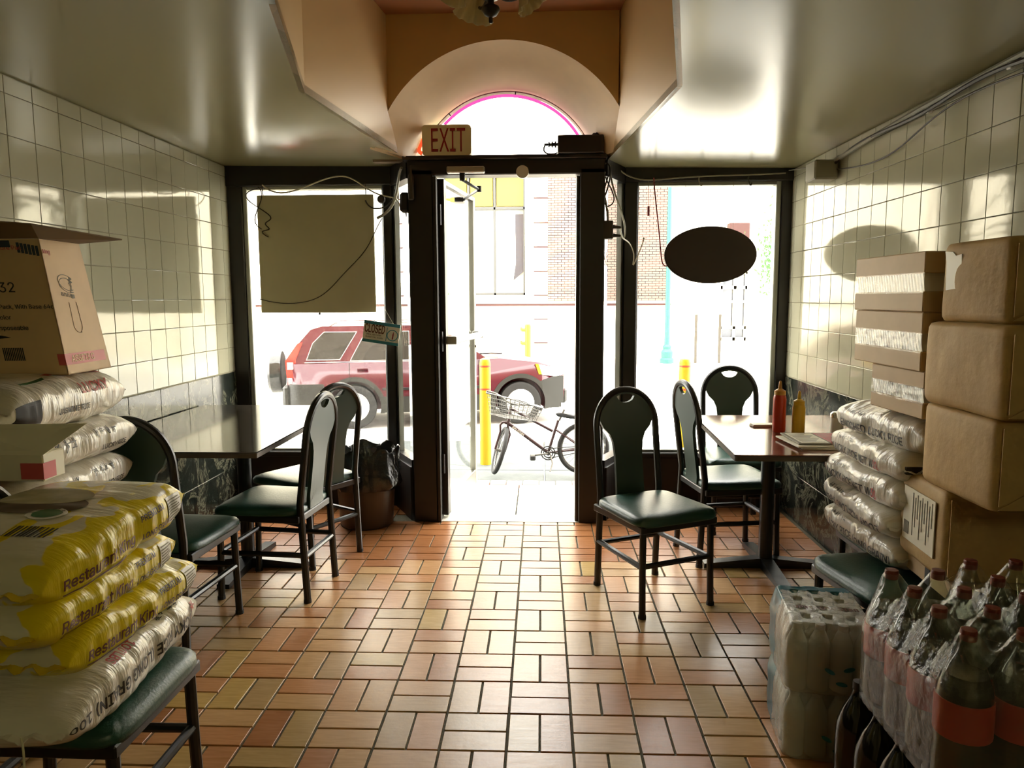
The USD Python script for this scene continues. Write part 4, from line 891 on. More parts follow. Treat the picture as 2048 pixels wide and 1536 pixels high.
# ---------------------------------------------------------------- parcels and cartons on the right
def soft_box(lo, hi, seed, bulge=.012, r=.02):
    """paper parcel: rounded, slightly bulging and creased block"""
    lo, hi = np.array(lo, float), np.array(hi, float); c, h = (lo + hi)/2, (hi - lo)/2
    m = trimesh.creation.box(extents=(2, 2, 2))
    for _ in range(4): m = m.subdivide()
    v = np.array(m.vertices); e = 20.
    s_ = (np.abs(v)**e).sum(1)**(1/e); v = v/s_[:, None]
    w = v*h; n_ = meshkit.noise(w*9 + seed*7.7, seed).reshape(-1); n2 = meshkit.noise(w*np.array([26, 26, 7]) + seed, seed + 3).reshape(-1)
    q = 1 - v**2; push = np.stack([np.sign(v[:, 0])*np.abs(v[:, 0])**6*q[:, 1]*q[:, 2], np.sign(v[:, 1])*np.abs(v[:, 1])**6*q[:, 0]*q[:, 2], .25*np.sign(v[:, 2])*np.abs(v[:, 2])**6*q[:, 0]*q[:, 1]], 1)
    nrm = v/np.linalg.norm(v, axis=1, keepdims=True); flatz = np.clip(1 - np.abs(v[:, 2:3])**8, 0, 1)
    return w + c + push*bulge + nrm*(n_*.0055 + n2*.0035)[:, None]*(.3 + .7*flatz), np.array(m.faces)
def parcel(label, lo, hi, rz, seed, extra=None, bulge=.005):
    c = (np.array(lo) + np.array(hi))/2; h = (np.array(hi) - np.array(lo))/2
    p = thing('paper_parcel', label, 'parcel', (c[0], c[1], lo[2]), rz, 'brown paper parcels on the right chairs')
    B().add(soft_box((-h[0], -h[1], 0), (h[0], h[1], 2*h[2]), seed, bulge)).build('wrapping', M['kraft'], p, smooth=50)
    # folded paper flaps on the near end
    y = -h[1] - .0075
    for q in ([(-h[0]*.95, y, .01), (h[0]*.95, y, .01), (0, y - .006, h[2]*1.05)], [(-h[0]*.95, y - .002, .02), (0, y - .009, h[2]), (-h[0]*.95, y - .002, 2*h[2] - .02)]):
        v = q + [(a, b_ + .003, c_) for a, b_, c_ in q]; B().add(tri(v, [(0, 1, 2), (5, 4, 3), (0, 3, 4, 1), (1, 4, 5, 2), (2, 5, 3, 0)])).build('end_fold', M['kraft'], p, smooth=False)
    if extra: extra(p, h)
    return p
ba = thing('base_carton', 'low yellowish carton under the lowest brown parcel', 'carton', (1.36, 2.23, .482), -3)
B().box((-.18, -.20, 0), (.16, .20, .055), .003).build('body', M['tan_card'], ba); B().box((-.182, -.03, .0), (-.179, .0, .056)).build('tape_strip', M['ink'], ba)
def lab(p, h):
    x = -h[0] - .0085
    B().box((x - .003, -.11, .055), (x, .105, .225), .0006).build('shipping_label', M['white_card'], p)
    b = B(); r = random.Random(4)
    for l in range(9): b.box((x - .0042, -.095 + l*.016, .14 - .03*(l % 3)), (x - .0028, -.091 + l*.016, .215 - .012*(l % 2)))
    for l in range(14): b.box((x - .0042, .06 + .0025*l, .075), (x - .0028, .0612 + .0025*l + .0008*(l % 3), .115))
    b.build('label_print', M['grey_ink'], p, smooth=False)
parcel('lowest brown paper parcel with a white shipping label', (1.165, 2.085, .537), (1.50, 2.395, .803), -4, 1, lab, .003)
parcel('second brown paper parcel from bottom of the right pile', (1.155, 1.89, .803), (1.53, 2.255, 1.045), 0, 2)
parcel('third brown paper parcel from bottom of the right pile', (1.145, 1.86, 1.045), (1.53, 2.25, 1.285), 0, 3)
def tp(p, h):
    x = -h[0] - .0075
    B().prism(Polygon([(.045, .095), (.115, .090), (.120, .17), (.128, .20), (.09, .196), (.075, .185), (.048, .188)]), .002, YZ_L @ np.diag([-1., 1, 1]), (x, 0, 0)).build('tape_patch', M['white_plastic'], p, smooth=False)
parcel('topmost brown paper parcel with a torn white tape patch', (1.165, 1.915, 1.285), (1.53, 2.21, 1.508), 2, 4, tp)
def band_carton(label, lo, hi, rz):
    c = (np.array(lo) + np.array(hi))/2; h = (np.array(hi) - np.array(lo))/2
    p = thing('banded_carton', label, 'carton', (c[0], c[1], lo[2]), rz, 'tan cartons with clear windows on the right sacks')
    H2 = 2*h[2]; z0, z1 = H2*.34, H2*.64
    B().box((-h[0], -h[1], 0), (h[0], h[1], z0), .003).build('lower_tray', M['tan_card'], p)
    B().box((-h[0], -h[1], z1), (h[0], h[1], H2), .003).build('upper_tray', M['tan_card'], p)
    b = B(); n = 26
    for k in range(n):
        y = -h[1] + .012 + (2*h[1] - .024)*k/(n - 1); b.add(cbox(np.array([-h[0] + .008, -.0045, z0 - .002]), np.array([h[0] - .008, .0045, z1 + .002])), np.array([[1, 0, 0], [0, 1, .35], [0, 0, 1.]]), (0, y - .35*z0, 0))
    b.build('packed_cups', M['white_plastic'], p, smooth=False, kind='stuff')
    B().box((-h[0] - .001, -h[1] + .002, z0 - .006), (-h[0] + .002, h[1] - .002, z1 + .004), .0008).build('clear_band', M['clear_window'], p)
    B().box((-h[0] + .10, -h[1] + .004, z0 - .002), (h[0] - .004, h[1] - .004, z1 + .002)).build('inner_tray', M['carton_in'], p)
    return p
band_carton('lowest tan carton with a clear band, on the rice sacks', (1.15, 2.28, .985), (1.50, 2.60, 1.130), 3)
band_carton('middle tan carton with a clear band beside the parcels', (1.14, 2.275, 1.131), (1.48, 2.73, 1.310), 1)
band_carton('topmost tan carton with a clear band, against right tiles', (1.14, 2.27, 1.311), (1.48, 2.755, 1.492), 0)

# ---------------------------------------------------------------- bottles
def sag_film(pts, zb, ztop, r, rc, lower=0.0, pitch=.115):
    """shrink film: hull round neighbouring bottles, dipping between the caps"""
    def form(x, y, dz):
        c = m3.Manifold.cylinder(.19, r, r, 20).translate((x, y, zb)) if dz is None else None
        return c
    base, parts = [], []
    def shape(x, y, dz):
        hh = ztop - zb - dz
        return m3.Manifold.batch_hull([m3.Manifold.cylinder(.20, r, r, 20), m3.Manifold.cylinder(hh*.82, r*.62, r*.55, 16), m3.Manifold.cylinder(hh, rc, rc, 14)]).translate((x, y, zb))
    for i, p in enumerate(pts):
        for q in pts[i + 1:]:
            if math.hypot(p[0] - q[0], p[1] - q[1]) > pitch*1.12: continue
            seq = [shape(p[0] + (q[0] - p[0])*t, p[1] + (q[1] - p[1])*t, .055*math.sin(math.pi*t)**1.2) for t in (0, .25, .5, .75, 1)]
            parts += [m3.Manifold.batch_hull([a, b]) for a, b in zip(seq, seq[1:])]
    m = m3.Manifold.batch_boolean(parts, m3.OpType.Add).refine_to_length(.014)
    q = m.to_mesh(); tm = trimesh.Trimesh(np.array(q.vert_properties[:, :3]), np.array(q.tri_verts), process=True)
    trimesh.smoothing.filter_taubin(tm, iterations=8)
    v = np.array(tm.vertices); g = v*np.array([40, 40, 14]); n_ = meshkit.noise(g, 3).reshape(-1)
    v = v + np.array(tm.vertex_normals)*(n_*.0022)[:, None]
    return v, np.array(tm.faces)
def soda_meshes(dark):
    pf = [(.030, 0), (.046, .004), (.053, .02), (.0545, .06), (.052, .10), (.0535, .12), (.0535, .20), (.050, .225), (.036, .265), (.020, .295), (.0145, .312), (.0145, .326)]
    return dict(shell=lathemesh(pf, 24), cola=lathemesh([(.028, .003), (.044, .007), (.0515, .022), (.053, .06), (.0505, .10), (.052, .12), (.052, .198), (.0485, .224), (.040, .249), (.0, .250)], 24),
                label=lathemesh([(.0538, .122), (.0545, .124), (.0545, .198), (.0538, .20)], 24), cap=lathemesh([(.0150, .318), (.0158, .320), (.0158, .336), (.0145, .340), (0, .341)], 20))
SM = soda_meshes(False)
def soda_pack(label, pts, zb, dark=False):
    x0 = (pts[0][0], pts[0][1], zb)
    p = thing('soda_pack', label, 'soda pack', x0)
    loc = [(x - x0[0], y - x0[1]) for x, y in pts]
    for x, y in loc:
        if dark:
            B().add(SM['shell'], None, (x, y, 0)).build('bottle', M['darkbottle'], p, smooth=40)
            B().add(SM['cap'], None, (x, y, 0)).build('cap', M['black'], p)
        else:
            b = B().add(SM['shell'], None, (x, y, 0)).build('bottle', M['pet'], p, smooth=40)
            B().add(SM['cola'], None, (x, y, 0)).build('cola', M['cola'], b, smooth=40)
            B().add(SM['label'], None, (x, y, 0)).build('label', M['label_red'], b, smooth=40)
            B().add(SM['cap'], None, (x, y, 0)).build('cap', M['cap'], b, smooth=40)
    if not dark: B().add(sag_film(loc, -.001, .331, .0575, .0172)).build('shrink_wrap', M['film'], p, smooth=60)
    else: B().box((min(q[0] for q in loc) - .055, min(q[1] for q in loc) - .055, -.004), (max(q[0] for q in loc) + .055, max(q[1] for q in loc) + .055, .0)).build('base_sheet', M['black'], p)
    return p
row1 = [1.785, 1.672, 1.565, 1.455]
soda_pack('shrink-wrapped cola bottles with red caps, pack nearest the aisle', [(x, y) for y in row1 for x in (.860, .972)], .352)
soda_pack('shrink-wrapped cola bottles with red caps, pack nearest right wall', [(x, y + .072) for y in row1 for x in (1.090, 1.202)], .352)
soda_pack('dark soda bottles on the floor under the aisle cola pack', [(x, y + .095) for y in (1.785, 1.665, 1.55, 1.43) for x in (.838, .955)], .010, True)
soda_pack('dark soda bottles on the floor under the cola pack by right wall', [(x, y + .075) for y in (1.785, 1.67, 1.55, 1.43) for x in (1.075, 1.195)], .010, True)

def water_pack(label, z, blue_low):
    p = thing('water_pack', label, 'water pack', (.862, 2.215, z), -8, 'shrink-wrapped water packs')
    pf = [(.020, 0), (.030, .004), (.0315, .02), (.0295, .05), (.0315, .06), (.0315, .12), (.029, .145), (.015, .178), (.013, .186)]
    xs = [-.0945 + .063*k for k in range(4)]; ys = [-.126 + .063*k for k in range(5)]; loc = []
    for x in xs:
        for y in ys:
            loc.append((x, y)); b = B().add(lathemesh(pf, 14), None, (x, y, 0)).build('bottle', M['water'], p, smooth=40)
            B().lathe([(.0145, .184), (.0145, .199), (0, .2)], 12, (x, y, 0)).build('cap', M['watercap'], b)
    parts = []
    for i, a in enumerate(loc):
        for q in loc[i + 1:]:
            if math.hypot(a[0] - q[0], a[1] - q[1]) < .07:
                f = lambda s: m3.Manifold.batch_hull([m3.Manifold.cylinder(.150, .0335, .0335, 14), m3.Manifold.cylinder(.2035, .018, .017, 10)]).translate((s[0], s[1], 0))
                parts.append(m3.Manifold.batch_hull([f(a), f(q)]))
    q = m3.Manifold.batch_boolean(parts, m3.OpType.Add).refine_to_length(.016).to_mesh()
    tm = trimesh.Trimesh(np.array(q.vert_properties[:, :3]), np.array(q.tri_verts), process=True); trimesh.smoothing.filter_taubin(tm, iterations=10)
    v = np.array(tm.vertices); v = v + np.array(tm.vertex_normals)*(meshkit.noise(v*np.array([30, 30, 22]), 8).reshape(-1)*.005)[:, None]; fc = np.array(tm.faces)
    ctr = v[fc].mean(1); n_ = tm.face_normals
    blue = ((ctr[:, 0] < -.105) & (ctr[:, 1] > .02)) | ((ctr[:, 1] > .105) & (ctr[:, 2] > .05)) | ((ctr[:, 0] < -.06) & (ctr[:, 1] > .10))
    B().add((v, fc[~blue])).build('shrink_wrap', M['waterfilm'], p, smooth=60)
    B().add((v, fc[blue])).build('blue_wrap', M['bluefilm'], p, smooth=60, label='blue printed end of the wrap')
    if z > .1:
        b = put_text(B(), [('SPRING WATER', .018, -.09, -.02, True)], None, (0, -.02, .206)); b.build('printed_lettering', M['brown_ink'], p, smooth=False)
    r = random.Random(9)
    for k in range(5):
        a = r.uniform(-.11, .11); zz = r.uniform(.03, .14); q = affinity.rotate(affinity.scale(Point(0, 0).buffer(1, 12), .016, .006), r.uniform(-40, 40)); B().prism(q, .002, XZ, (a, -.1610, zz)).build('blue_print', M['teal'], p, smooth=False)
    return p
water_pack('lower water bottle pack standing on the tiled floor', .004, True)
water_pack('upper water bottle pack with blue wrapped end', .212, False)

# ---------------------------------------------------------------- chandelier in the cove
cx, cyy = -.178, 2.72
cl = thing('chandelier', 'dark chandelier with etched glass shades hanging in the ceiling cove', 'chandelier', (cx, cyy, 0))
B().lathe([(.004, 2.318), (.007, 2.322), (.007, 2.338), (.022, 2.345), (.033, 2.362), (.030, 2.372), (.012, 2.382), (.012, 2.395), (.028, 2.40), (.036, 2.42), (.026, 2.45), (.012, 2.47), (.010, 2.62), (.030, 2.66), (.012, 2.70), (.010, 2.80), (.06, 2.835), (.065, 2.86)], 28).build('stem', M['frame'], cl, smooth=50)
for ang, rad in ((0, 1.12), (118, 1.12), (222, 1.25)):
    a = math.radians(ang); dx, dy = rad*math.cos(a), rad*math.sin(a)
    arm = curve([(.01*dx, .01*dy, 2.44), (.07*dx, .07*dy, 2.395), (.12*dx, .12*dy, 2.44), (.125*dx, .125*dy, 2.49)], 20)
    B().tube(arm, .006, 8).build('arm', M['frame'], cl)
    pf = np.array([(.022, .11), (.026, .092), (.033, .055), (.047, .022), (.069, -.008), (.074, -.014)]); n_ = 60; v = []; f = []
    for layer in (0, 1):
        for r_, z_ in pf:
            for j in range(n_):
                t = 2*math.pi*j/n_; rr_ = (r_ - .0025*layer)*(1 + .05*math.sin(12*t)*max(0, (.07 - z_)/.08)); v.append((rr_*math.cos(t), rr_*math.sin(t), z_ + .004*math.sin(12*t)*(z_ < 0)))
    m_ = len(pf)
    for layer in (0, 1):
        o = layer*m_*n_
        for i in range(m_ - 1):
            for j in range(n_): f.append((o + i*n_ + j, o + i*n_ + (j + 1) % n_, o + (i+1)*n_ + (j + 1) % n_, o + (i+1)*n_ + j))
    v, f = tri(v, f)
    R = trimesh.transformations.rotation_matrix(math.radians(38), (dy, -dx, 0))[:3, :3]
    B().add((v, f), R, (.135*dx, .135*dy, 2.40)).build('glass_shade', M['frosted'], cl, smooth=60)
    B().lathe([(.022, -.015), (.024, 0), (.018, .02), (.008, .035)], 14, (.1275*dx, .1275*dy, 2.485), R).build('shade_holder', M['frame'], cl)
# strip lamp added out of view behind the camera for faint interior fill
sl = thing('strip_light', 'added fluorescent strip light out of view, filling the shop from behind', 'fill light', (.9, -.9, 2.07))
B().box((-.08, -.62, .03), (.08, .62, .075), .006).build('case', M['lamp_case'], sl)
for x in (-.04, .04): B().tube([(x, -.6, .012), (x, .6, .012)], .013, 10).build('tube', M['lamp_on'], sl)
# ---------------------------------------------------------------- outside: ground
ZS, ZR = -.61, -.665
ld = thing('landing', kind='structure')
for x0, x1 in ((-.95, -.168), (-.160, .55)): B().box((x0, 4.52, -.08), (x1, 5.30, -.005), .004).build('slab', M['concrete'], ld)
B().box((-1.6, 4.52, -.62), (1.3, 5.44, -.085)).build('plinth', M['concrete'], ld)
for k in range(24):
    x = -1.6 + k*.122; B().box((x, 5.305, -.085), (x + .114, 5.44, -.004 - rng.uniform(0, .004)), .005).build('brick', M['pave_brick'], ld)
B().box((-1.3, 5.44, -.62), (1.0, 5.74, -.30), .01).build('step', M['concrete'], ld)
sw = thing('sidewalk', kind='structure')
k = 0
for i in range(-6, 6):
    for j in range(3):
        B().box((i*1.5 + .04, 4.86 + j*1.74, ZS - .15), (i*1.5 + 1.528, 4.86 + j*1.74 + 1.728, ZS), .008).build('slab', M['pavement'], sw)
B().box((-9, 10.09, ZR - .15), (9, 10.24, ZS + .005), .02).build('curb', M['curbstone'], sw)
st = thing('street', kind='structure'); B().box((-30, 10.2, ZR - .2), (30, 19.2, ZR)).build('asphalt_surface', M['asphalt'], st)
fs = thing('far_sidewalk', kind='structure'); B().box((-30, 19.2, ZR - .2), (30, 25.2, -.60)).build('paving', M['concrete'], fs)

# ---------------------------------------------------------------- building across the street
bl = thing('corner_building', 'pale stone and brick building across the street', 'building', (0, 25, 0))
WX0, WX1, WZ0, WZ1 = -3.25, -.55, 1.46, 5.42
wall = sbox(-15, -.7, 15, 11).difference(sbox(WX0, WZ0, WX1, WZ1)).difference(sbox(5.95, -.1, 6.85, 2.2))
B().prism(wall, .5, XZ, (0, .5, 0)).build('stone_wall', M['stone'], bl, smooth=False)
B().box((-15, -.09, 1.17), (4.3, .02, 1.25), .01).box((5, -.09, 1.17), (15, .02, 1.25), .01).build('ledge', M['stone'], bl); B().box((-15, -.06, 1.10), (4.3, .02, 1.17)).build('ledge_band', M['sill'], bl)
# main window
B().box((WX0, .30, WZ0), (WX1, .33, WZ1)).build('blind', M['winpale'], bl)
for a, c in ((WX0, -2.47), (-2.41, -1.60), (-1.53, WX1)):
    B().box((a + .04, .16, WZ0 + .05), (c - .02, .17, 4.26)).build('pane', M['pane'], bl, smooth=False)
    B().box((a + .04, .10, 4.40), (c - .02, .14, 5.36), .01).build('sign_board', M['awning'], bl)
B().prism(Polygon([(-.86, 2.55), (-.95, 1.95), (-.60, 2.25), (-.57, 4.15), (-.88, 4.15)]), .02, XZ, (0, .22, 0)).build('dark_glass', M['winglass'], bl, smooth=False)
b = B()
for x in (WX0 + .02, -2.44, -1.565, WX1 - .02): b.box((x - .035, .06, WZ0), (x + .035, .2, WZ1), .006)
for z in (WZ0 + .03, 4.33, WZ1 - .03): b.box((WX0, .06, z - .045), (WX1, .2, z + .045), .006)
b.build('window_frame', M['winframe'], bl)
# quoins, wide and narrow by turns
for c0, sg in ((-.55, 1), (-4.35, -1)):
    for k in range(7):
        zb = 5.0 - .797*k - .345
        w = .755 if True else 0
        a, c = sorted((c0, c0 + sg*w)); B().box((a, -.07, zb - .0), (c, .01, zb + .40), .012).build('quoin', M['stone'], bl)
        a, c = sorted((c0 + sg*.3, c0 + sg*w)); B().box((a, -.055, zb - .035), (c, .01, zb)).build('mortar_joint', M['sill'], bl, smooth=False)  # dark red strip standing in for the shadow line under each quoin
        a, c = sorted((c0, c0 + sg*.49)); B().box((a, -.05, zb + .41), (c, .01, zb + .787), .012).build('quoin', M['stone'], bl)
# brickwork
def brickfield(x0, x1, z0, z1, singly):
    B().box((x0, -.012, z0), (x1, .0, z1)).build('mortar', M['mortar'], bl, smooth=False)
    rest = B(); r = random.Random(5); n = 0
    for i in range(int((z1 - z0)/.0805)):
        z = z0 + i*.0805; x = x0 - (.115 if i % 2 else 0)
        while x < x1 - .03:
            a, c = max(x, x0), min(x + .214, x1)
            if c - a > .03:
                q = slab_tile((a + c)/2, z + .036, 0, .024 + r.uniform(-.004, .004), c - a, .068, .003)
                v = np.stack([q[0][:, 0], -q[0][:, 2], q[0][:, 1]], 1); n += 1
                if singly and n <= 290: B().add((v, q[1])).build('brick', M['brick'], bl, smooth=False)
                else: rest.add((v, q[1]))
            x += .2275
    if rest.v: rest.build('brick_field', M['brick_far'], bl, smooth=False, kind='stuff')
brickfield(.21, 1.30, 1.26, 5.62, True)
brickfield(1.30, 4.25, 1.26, 5.62, False)
# shop door on the right
B().box((5.95, .2, -.1), (6.85, .25, 2.2)).build('door_back', M['winglass'], bl, smooth=False)
b = B()
for x in (5.95, 6.40, 6.78): b.box((x, .10, -.1), (x + .10, .2, 2.2), .006)
for z in (-.1, .28, 1.62, 2.12): b.box((5.95, .10, z), (6.85, .2, z + .12), .006)
b.build('door_frame', M['winpale'], bl)
B().box((6.10, -.35, 3.25), (6.75, .0, 3.75), .02).build('shop_awning', M['sill'], bl); B().box((6.5, -.02, 3.0), (6.9, .01, 4.0)).build('sign_panel', M['winglass'], bl)
lp = thing('lamp_post', 'teal iron street lamp post on the far sidewalk', 'lamp post', (3.76, 22.3, -.6))
B().lathe([(.21, 0), (.21, .12), (.17, .16), (.18, .34), (.12, .42), (.13, .50), (.085, .56), (.075, .9), (.062, 4.6), (.05, 5.6), (.08, 5.65), (.05, 5.7)], 20).build('post', M['lamp_teal'], lp)
B().lathe([(.06, 5.7), (.20, 5.85), (.24, 6.2), (.10, 6.35), (.02, 6.5)], 16).build('lantern', M['lamp_teal'], lp)
yp = thing('yellow_standpipe', 'short yellow pipe with two side stubs across the street', 'standpipe', (-.41, 22.0, -.6))
B().lathe([(.085, 0), (.085, 1.14), (.07, 1.18), (0, 1.19)], 16).build('pipe', M['yellow_post'], yp)
for z in (1.02, .62): B().cyl((-.07, 0, z), (-.19, 0, z), .05, n=12).cyl((-.19, 0, z - .02), (-.19, 0, z + .07), .03, n=8).build('stub', M['yellow_post'], yp)
sb = thing('street_barrier', 'thin dark metal barrier frame by the far shop door', 'barrier', (4.95, 22.2, -.6))
for x in (-.36, .34): B().box((x - .035, -.02, 0), (x + .035, .02, 1.45), .004).build('upright', M['cable_dark'], sb)
for z in (.82, 1.79): B().box((-.36, -.012, z - .01), (.36, .012, z + .01)).build('rail', M['cable'], sb)
B().box((-.35, -.01, .82), (-.33, .01, 1.8)).box((.33, -.01, .82), (.35, .01, 1.8)).build('rail_end', M['cable'], sb)
tt = thing('street_tree', 'small leafy tree at the right edge of the right window', 'tree', (6.62, 21.2, -.6))
B().tube([(0, 0, 0), (.02, 0, 1.6), (-.03, .02, 3.0), (0, 0, 3.9)], [.06, .05, .035, .015], 8).build('trunk', M['bark'], tt)
b = B(); r = random.Random(3)
for k in range(700):
    c_ = np.array([r.gauss(0, .26), r.gauss(0, .28), 3.1 + r.gauss(0, .55)]); q = rotm(r.uniform(0, 360), r.uniform(0, 360), r.uniform(0, 360))
    v = np.array([(-.06, 0, 0), (0, -.03, .01), (.07, 0, 0), (0, .03, .01)]) @ q.T + c_; b.add(tri(v, [(0, 1, 2, 3)]))
b.build('foliage', M['leaf'], tt, smooth=False, kind='stuff')

# ---------------------------------------------------------------- bollards
for k, (x, y, lab) in enumerate(((-.665, 8.64, 'yellow bollard seen through the doorway beside the bicycle'), (1.665, 8.62, 'yellow bollard seen through the right display window'))):
    bo = thing('bollard', lab, 'bollard', (x, y, ZS), group=None)
    B().lathe([(.066, 0), (.066, 1.215), (.055, 1.255), (.03, 1.27), (0, 1.275)], 24).build('sleeve', M['yellow_post'], bo)
    for z in (1.165, .895): B().lathe([(.0665, z), (.0672, z + .003), (.0672, z + .019), (.0665, z + .022)], 24).build('reflective_band', M['tape'], bo)

# ---------------------------------------------------------------- red car
def mani(tm): return m3.Manifold(m3.Mesh(vert_properties=np.asarray(tm.vertices, np.float32), tri_verts=np.asarray(tm.faces, np.uint32)))
def side_extrude(poly, y0, y1):
    tm = trimesh.util.concatenate([trimesh.creation.extrude_polygon(g, y1 - y0, engine='earcut') for g in getattr(poly, 'geoms', [poly])]); v = np.array(tm.vertices)
    v = np.stack([v[:, 0], y1 - v[:, 2], v[:, 1]], 1); return trimesh.Trimesh(v, np.array(tm.faces), process=False)
car = thing('parked_car', 'red sport utility car with spare wheel parked at the kerb', 'car', (-4.13, 11.93, ZR), 11.5)
WR, WF, RW = 1.07, 3.69, .345
def smoothpoly(pts, r): p = Polygon(pts); return p.buffer(-r).buffer(r*2).buffer(-r)
low = smoothpoly([(.06, .36), (.03, .62), (.07, .98), (.14, 1.03), (3.10, 1.06), (3.35, 1.07), (3.95, 1.00), (4.30, .90), (4.44, .78), (4.47, .55), (4.40, .34), (4.1, .26), (.3, .27)], .03)
wells = unary_union([Point(WR, RW).buffer(.405, 32), Point(WF, RW).buffer(.405, 32)])
plan = sbox(.02, -.885, 4.48, .885).buffer(-.28).buffer(.28); plan = plan.intersection(Polygon([(0, -1), (3.6, -1), (4.6, -.74), (4.6, .74), (3.6, 1), (0, 1)]))
pl = trimesh.creation.extrude_polygon(plan, 2.4, engine='earcut')
bodym = mani(side_extrude(low, -.9, .9)) ^ mani(pl)
for s0, s1 in ((-1, -.60), (.60, 1)): bodym = bodym - mani(side_extrude(wells, s0, s1))
B().add(bodym).build('body', M['car_red'], car, smooth=35)
def side_y(z): return .835 - max(0, (z - 1.03))*.36
gb = [(.13, 1.02), (.20, 1.30), (.42, 1.55), (.60, 1.60), (2.15, 1.60), (2.45, 1.55), (3.18, 1.05)]
v, f = [], []
for sg in (-1, 1): v += [(x, sg*side_y(z), z) for x, z in gb]
n_ = len(gb); f = [tuple(range(n_)), tuple(range(2*n_ - 1, n_ - 1, -1))] + [(i, (i + 1) % n_, n_ + (i + 1) % n_, n_ + i) for i in range(n_)]
B().add(tri(v, f)).build('cabin', M['car_red'], car, smooth=15)
def side_panel(poly, d0, d1, sg=-1):
    tm = trimesh.creation.extrude_polygon(poly, 1., engine='earcut'); vv = np.array(tm.vertices)
    y = np.array([side_y(z) for z in vv[:, 1]]) + d0 + (d1 - d0)*vv[:, 2]
    return np.stack([vv[:, 0], sg*y, vv[:, 1]], 1), np.array(tm.faces)
wins = [Polygon([(.36, 1.09), (.45, 1.34), (.62, 1.51), (1.12, 1.51), (.86, 1.09)]), Polygon([(1.02, 1.07), (1.05, 1.13), (1.26, 1.51), (1.93, 1.51), (1.93, 1.07)]), Polygon([(2.0, 1.07), (2.0, 1.51), (2.30, 1.51), (2.62, 1.34), (2.96, 1.09), (2.96, 1.07)])]
for sg in (-1, 1):
    for w in wins: B().add(side_panel(w.buffer(-.01).buffer(.01), .0, .006, sg)).build('side_window', M['car_glass'], car, smooth=False)
b = B()
for w in wins: b.add(side_panel(w.buffer(.006).difference(w.buffer(-.004)), .0, .008))
b.add(side_panel(sbox(.33, 1.045, 3.0, 1.058), .0, .010)); b.build('window_trim', M['silver'], car, smooth=False)
B().add(tri([(2.52, -.60, 1.545), (3.16, -.78, 1.085), (3.16, .78, 1.085), (2.52, .60, 1.545)], [(0, 1, 2, 3)])).build('windscreen', M['car_glass'], car, smooth=False)
clad = unary_union([sbox(.10, .25, 4.38, .50), smoothpoly([(.015, .36), (.0, .66), (.05, .72), (.62, .72), (.62, .3), (.2, .30)], .04), smoothpoly([(3.95, .30), (3.98, .68), (4.22, .76), (4.46, .76), (4.50, .55), (4.42, .33)], .05), Point(WR, RW).buffer(.475, 32), Point(WF, RW).buffer(.475, 32)]).intersection(sbox(-.1, .24, 4.6, 1.2)).difference(wells)
for sg in (-1, 1):
    a, c = sorted((sg*.80, sg*.895)); m_ = mani(side_extrude(clad, a, c)) ^ mani(trimesh.creation.extrude_polygon(plan.buffer(.012), 2.4, engine='earcut'))
    B().add(m_).build('cladding', M['car_grey'], car, smooth=30)
B().box((4.30, -.74, .30), (4.50, .74, .55), .04).build('front_bumper', M['car_grey'], car); B().box((-.02, -.82, .36), (.10, .82, .70), .04).build('rear_bumper', M['car_grey'], car)
wh = mani(trimesh.creation.extrude_polygon(Polygon([(3.98, .98), (4.03, .80), (4.28, .74), (4.44, .80), (4.33, .92)]), 1.0, engine='earcut'))
for sg in (-1, 1):
    pj = Polygon([(3.97, .965), (4.02, .80), (4.28, .755), (4.45, .79), (4.33, .90)])
    a, c = sorted((sg*.55, sg*.93)); m_ = mani(side_extrude(pj, a, c)) ^ mani(trimesh.creation.extrude_polygon(plan.buffer(.010), 2.4, engine='earcut')); B().add(m_).build('headlamp', M['head'], car, smooth=30)
    pj = Polygon([(3.93, .975), (3.99, .80), (4.04, .80), (3.985, .97)]); m_ = mani(side_extrude(pj, a, c)) ^ mani(trimesh.creation.extrude_polygon(plan.buffer(.012), 2.4, engine='earcut')); B().add(m_).build('indicator', M['amber'], car, smooth=30)
    B().sphere((4.36, sg*.70, .48), .07, 2, (.7, .9, .8)).build('fog_lamp', M['head'], car)
    pj = Polygon([(.06, .82), (.04, 1.08), (.22, 1.34), (.30, 1.36), (.20, 1.10), (.19, .82)]); B().add(side_panel(pj, -.02, .012, sg)).build('tail_lamp', M['tail'], car, smooth=False)
    B().add(side_panel(sbox(.07, .95, .16, 1.06), .0, .016, sg)).build('reverse_lamp', M['head'], car, smooth=False)
    B().tube([(.7, sg*.58, 1.60), (.8, sg*.58, 1.66), (2.0, sg*.58, 1.66), (2.1, sg*.58, 1.60)], .018, 8).build('roof_rail', M['silver'], car)
    B().box((2.83, sg*.86 - .08, 1.06), (2.98, sg*.86 + .08, 1.20), .03).build('door_mirror', M['car_red'], car)
    for x in (1.12, 2.06): B().box((x, sg*.895 - .012, .93), (x + .17, sg*.895 + .012, .96), .008).build('door_handle', M['car_red'], car)
b = B()
for x in (1.98, 3.02): b.box((x - .004, -.889, .52), (x + .004, -.884, 1.05))
b.box((1.0, -.889, .715), (1.006, -.884, 1.05)); b.box((1.5, -.896, .60), (3.15, -.886, .64), .003); b.build('door_seam', M['black'], car, smooth=False)
B().tube([(3.1, -.25, 1.10), (3.3, -.4, 1.12), (3.42, -.65, 1.13)], .012, 6).build('wiper', M['black'], car)
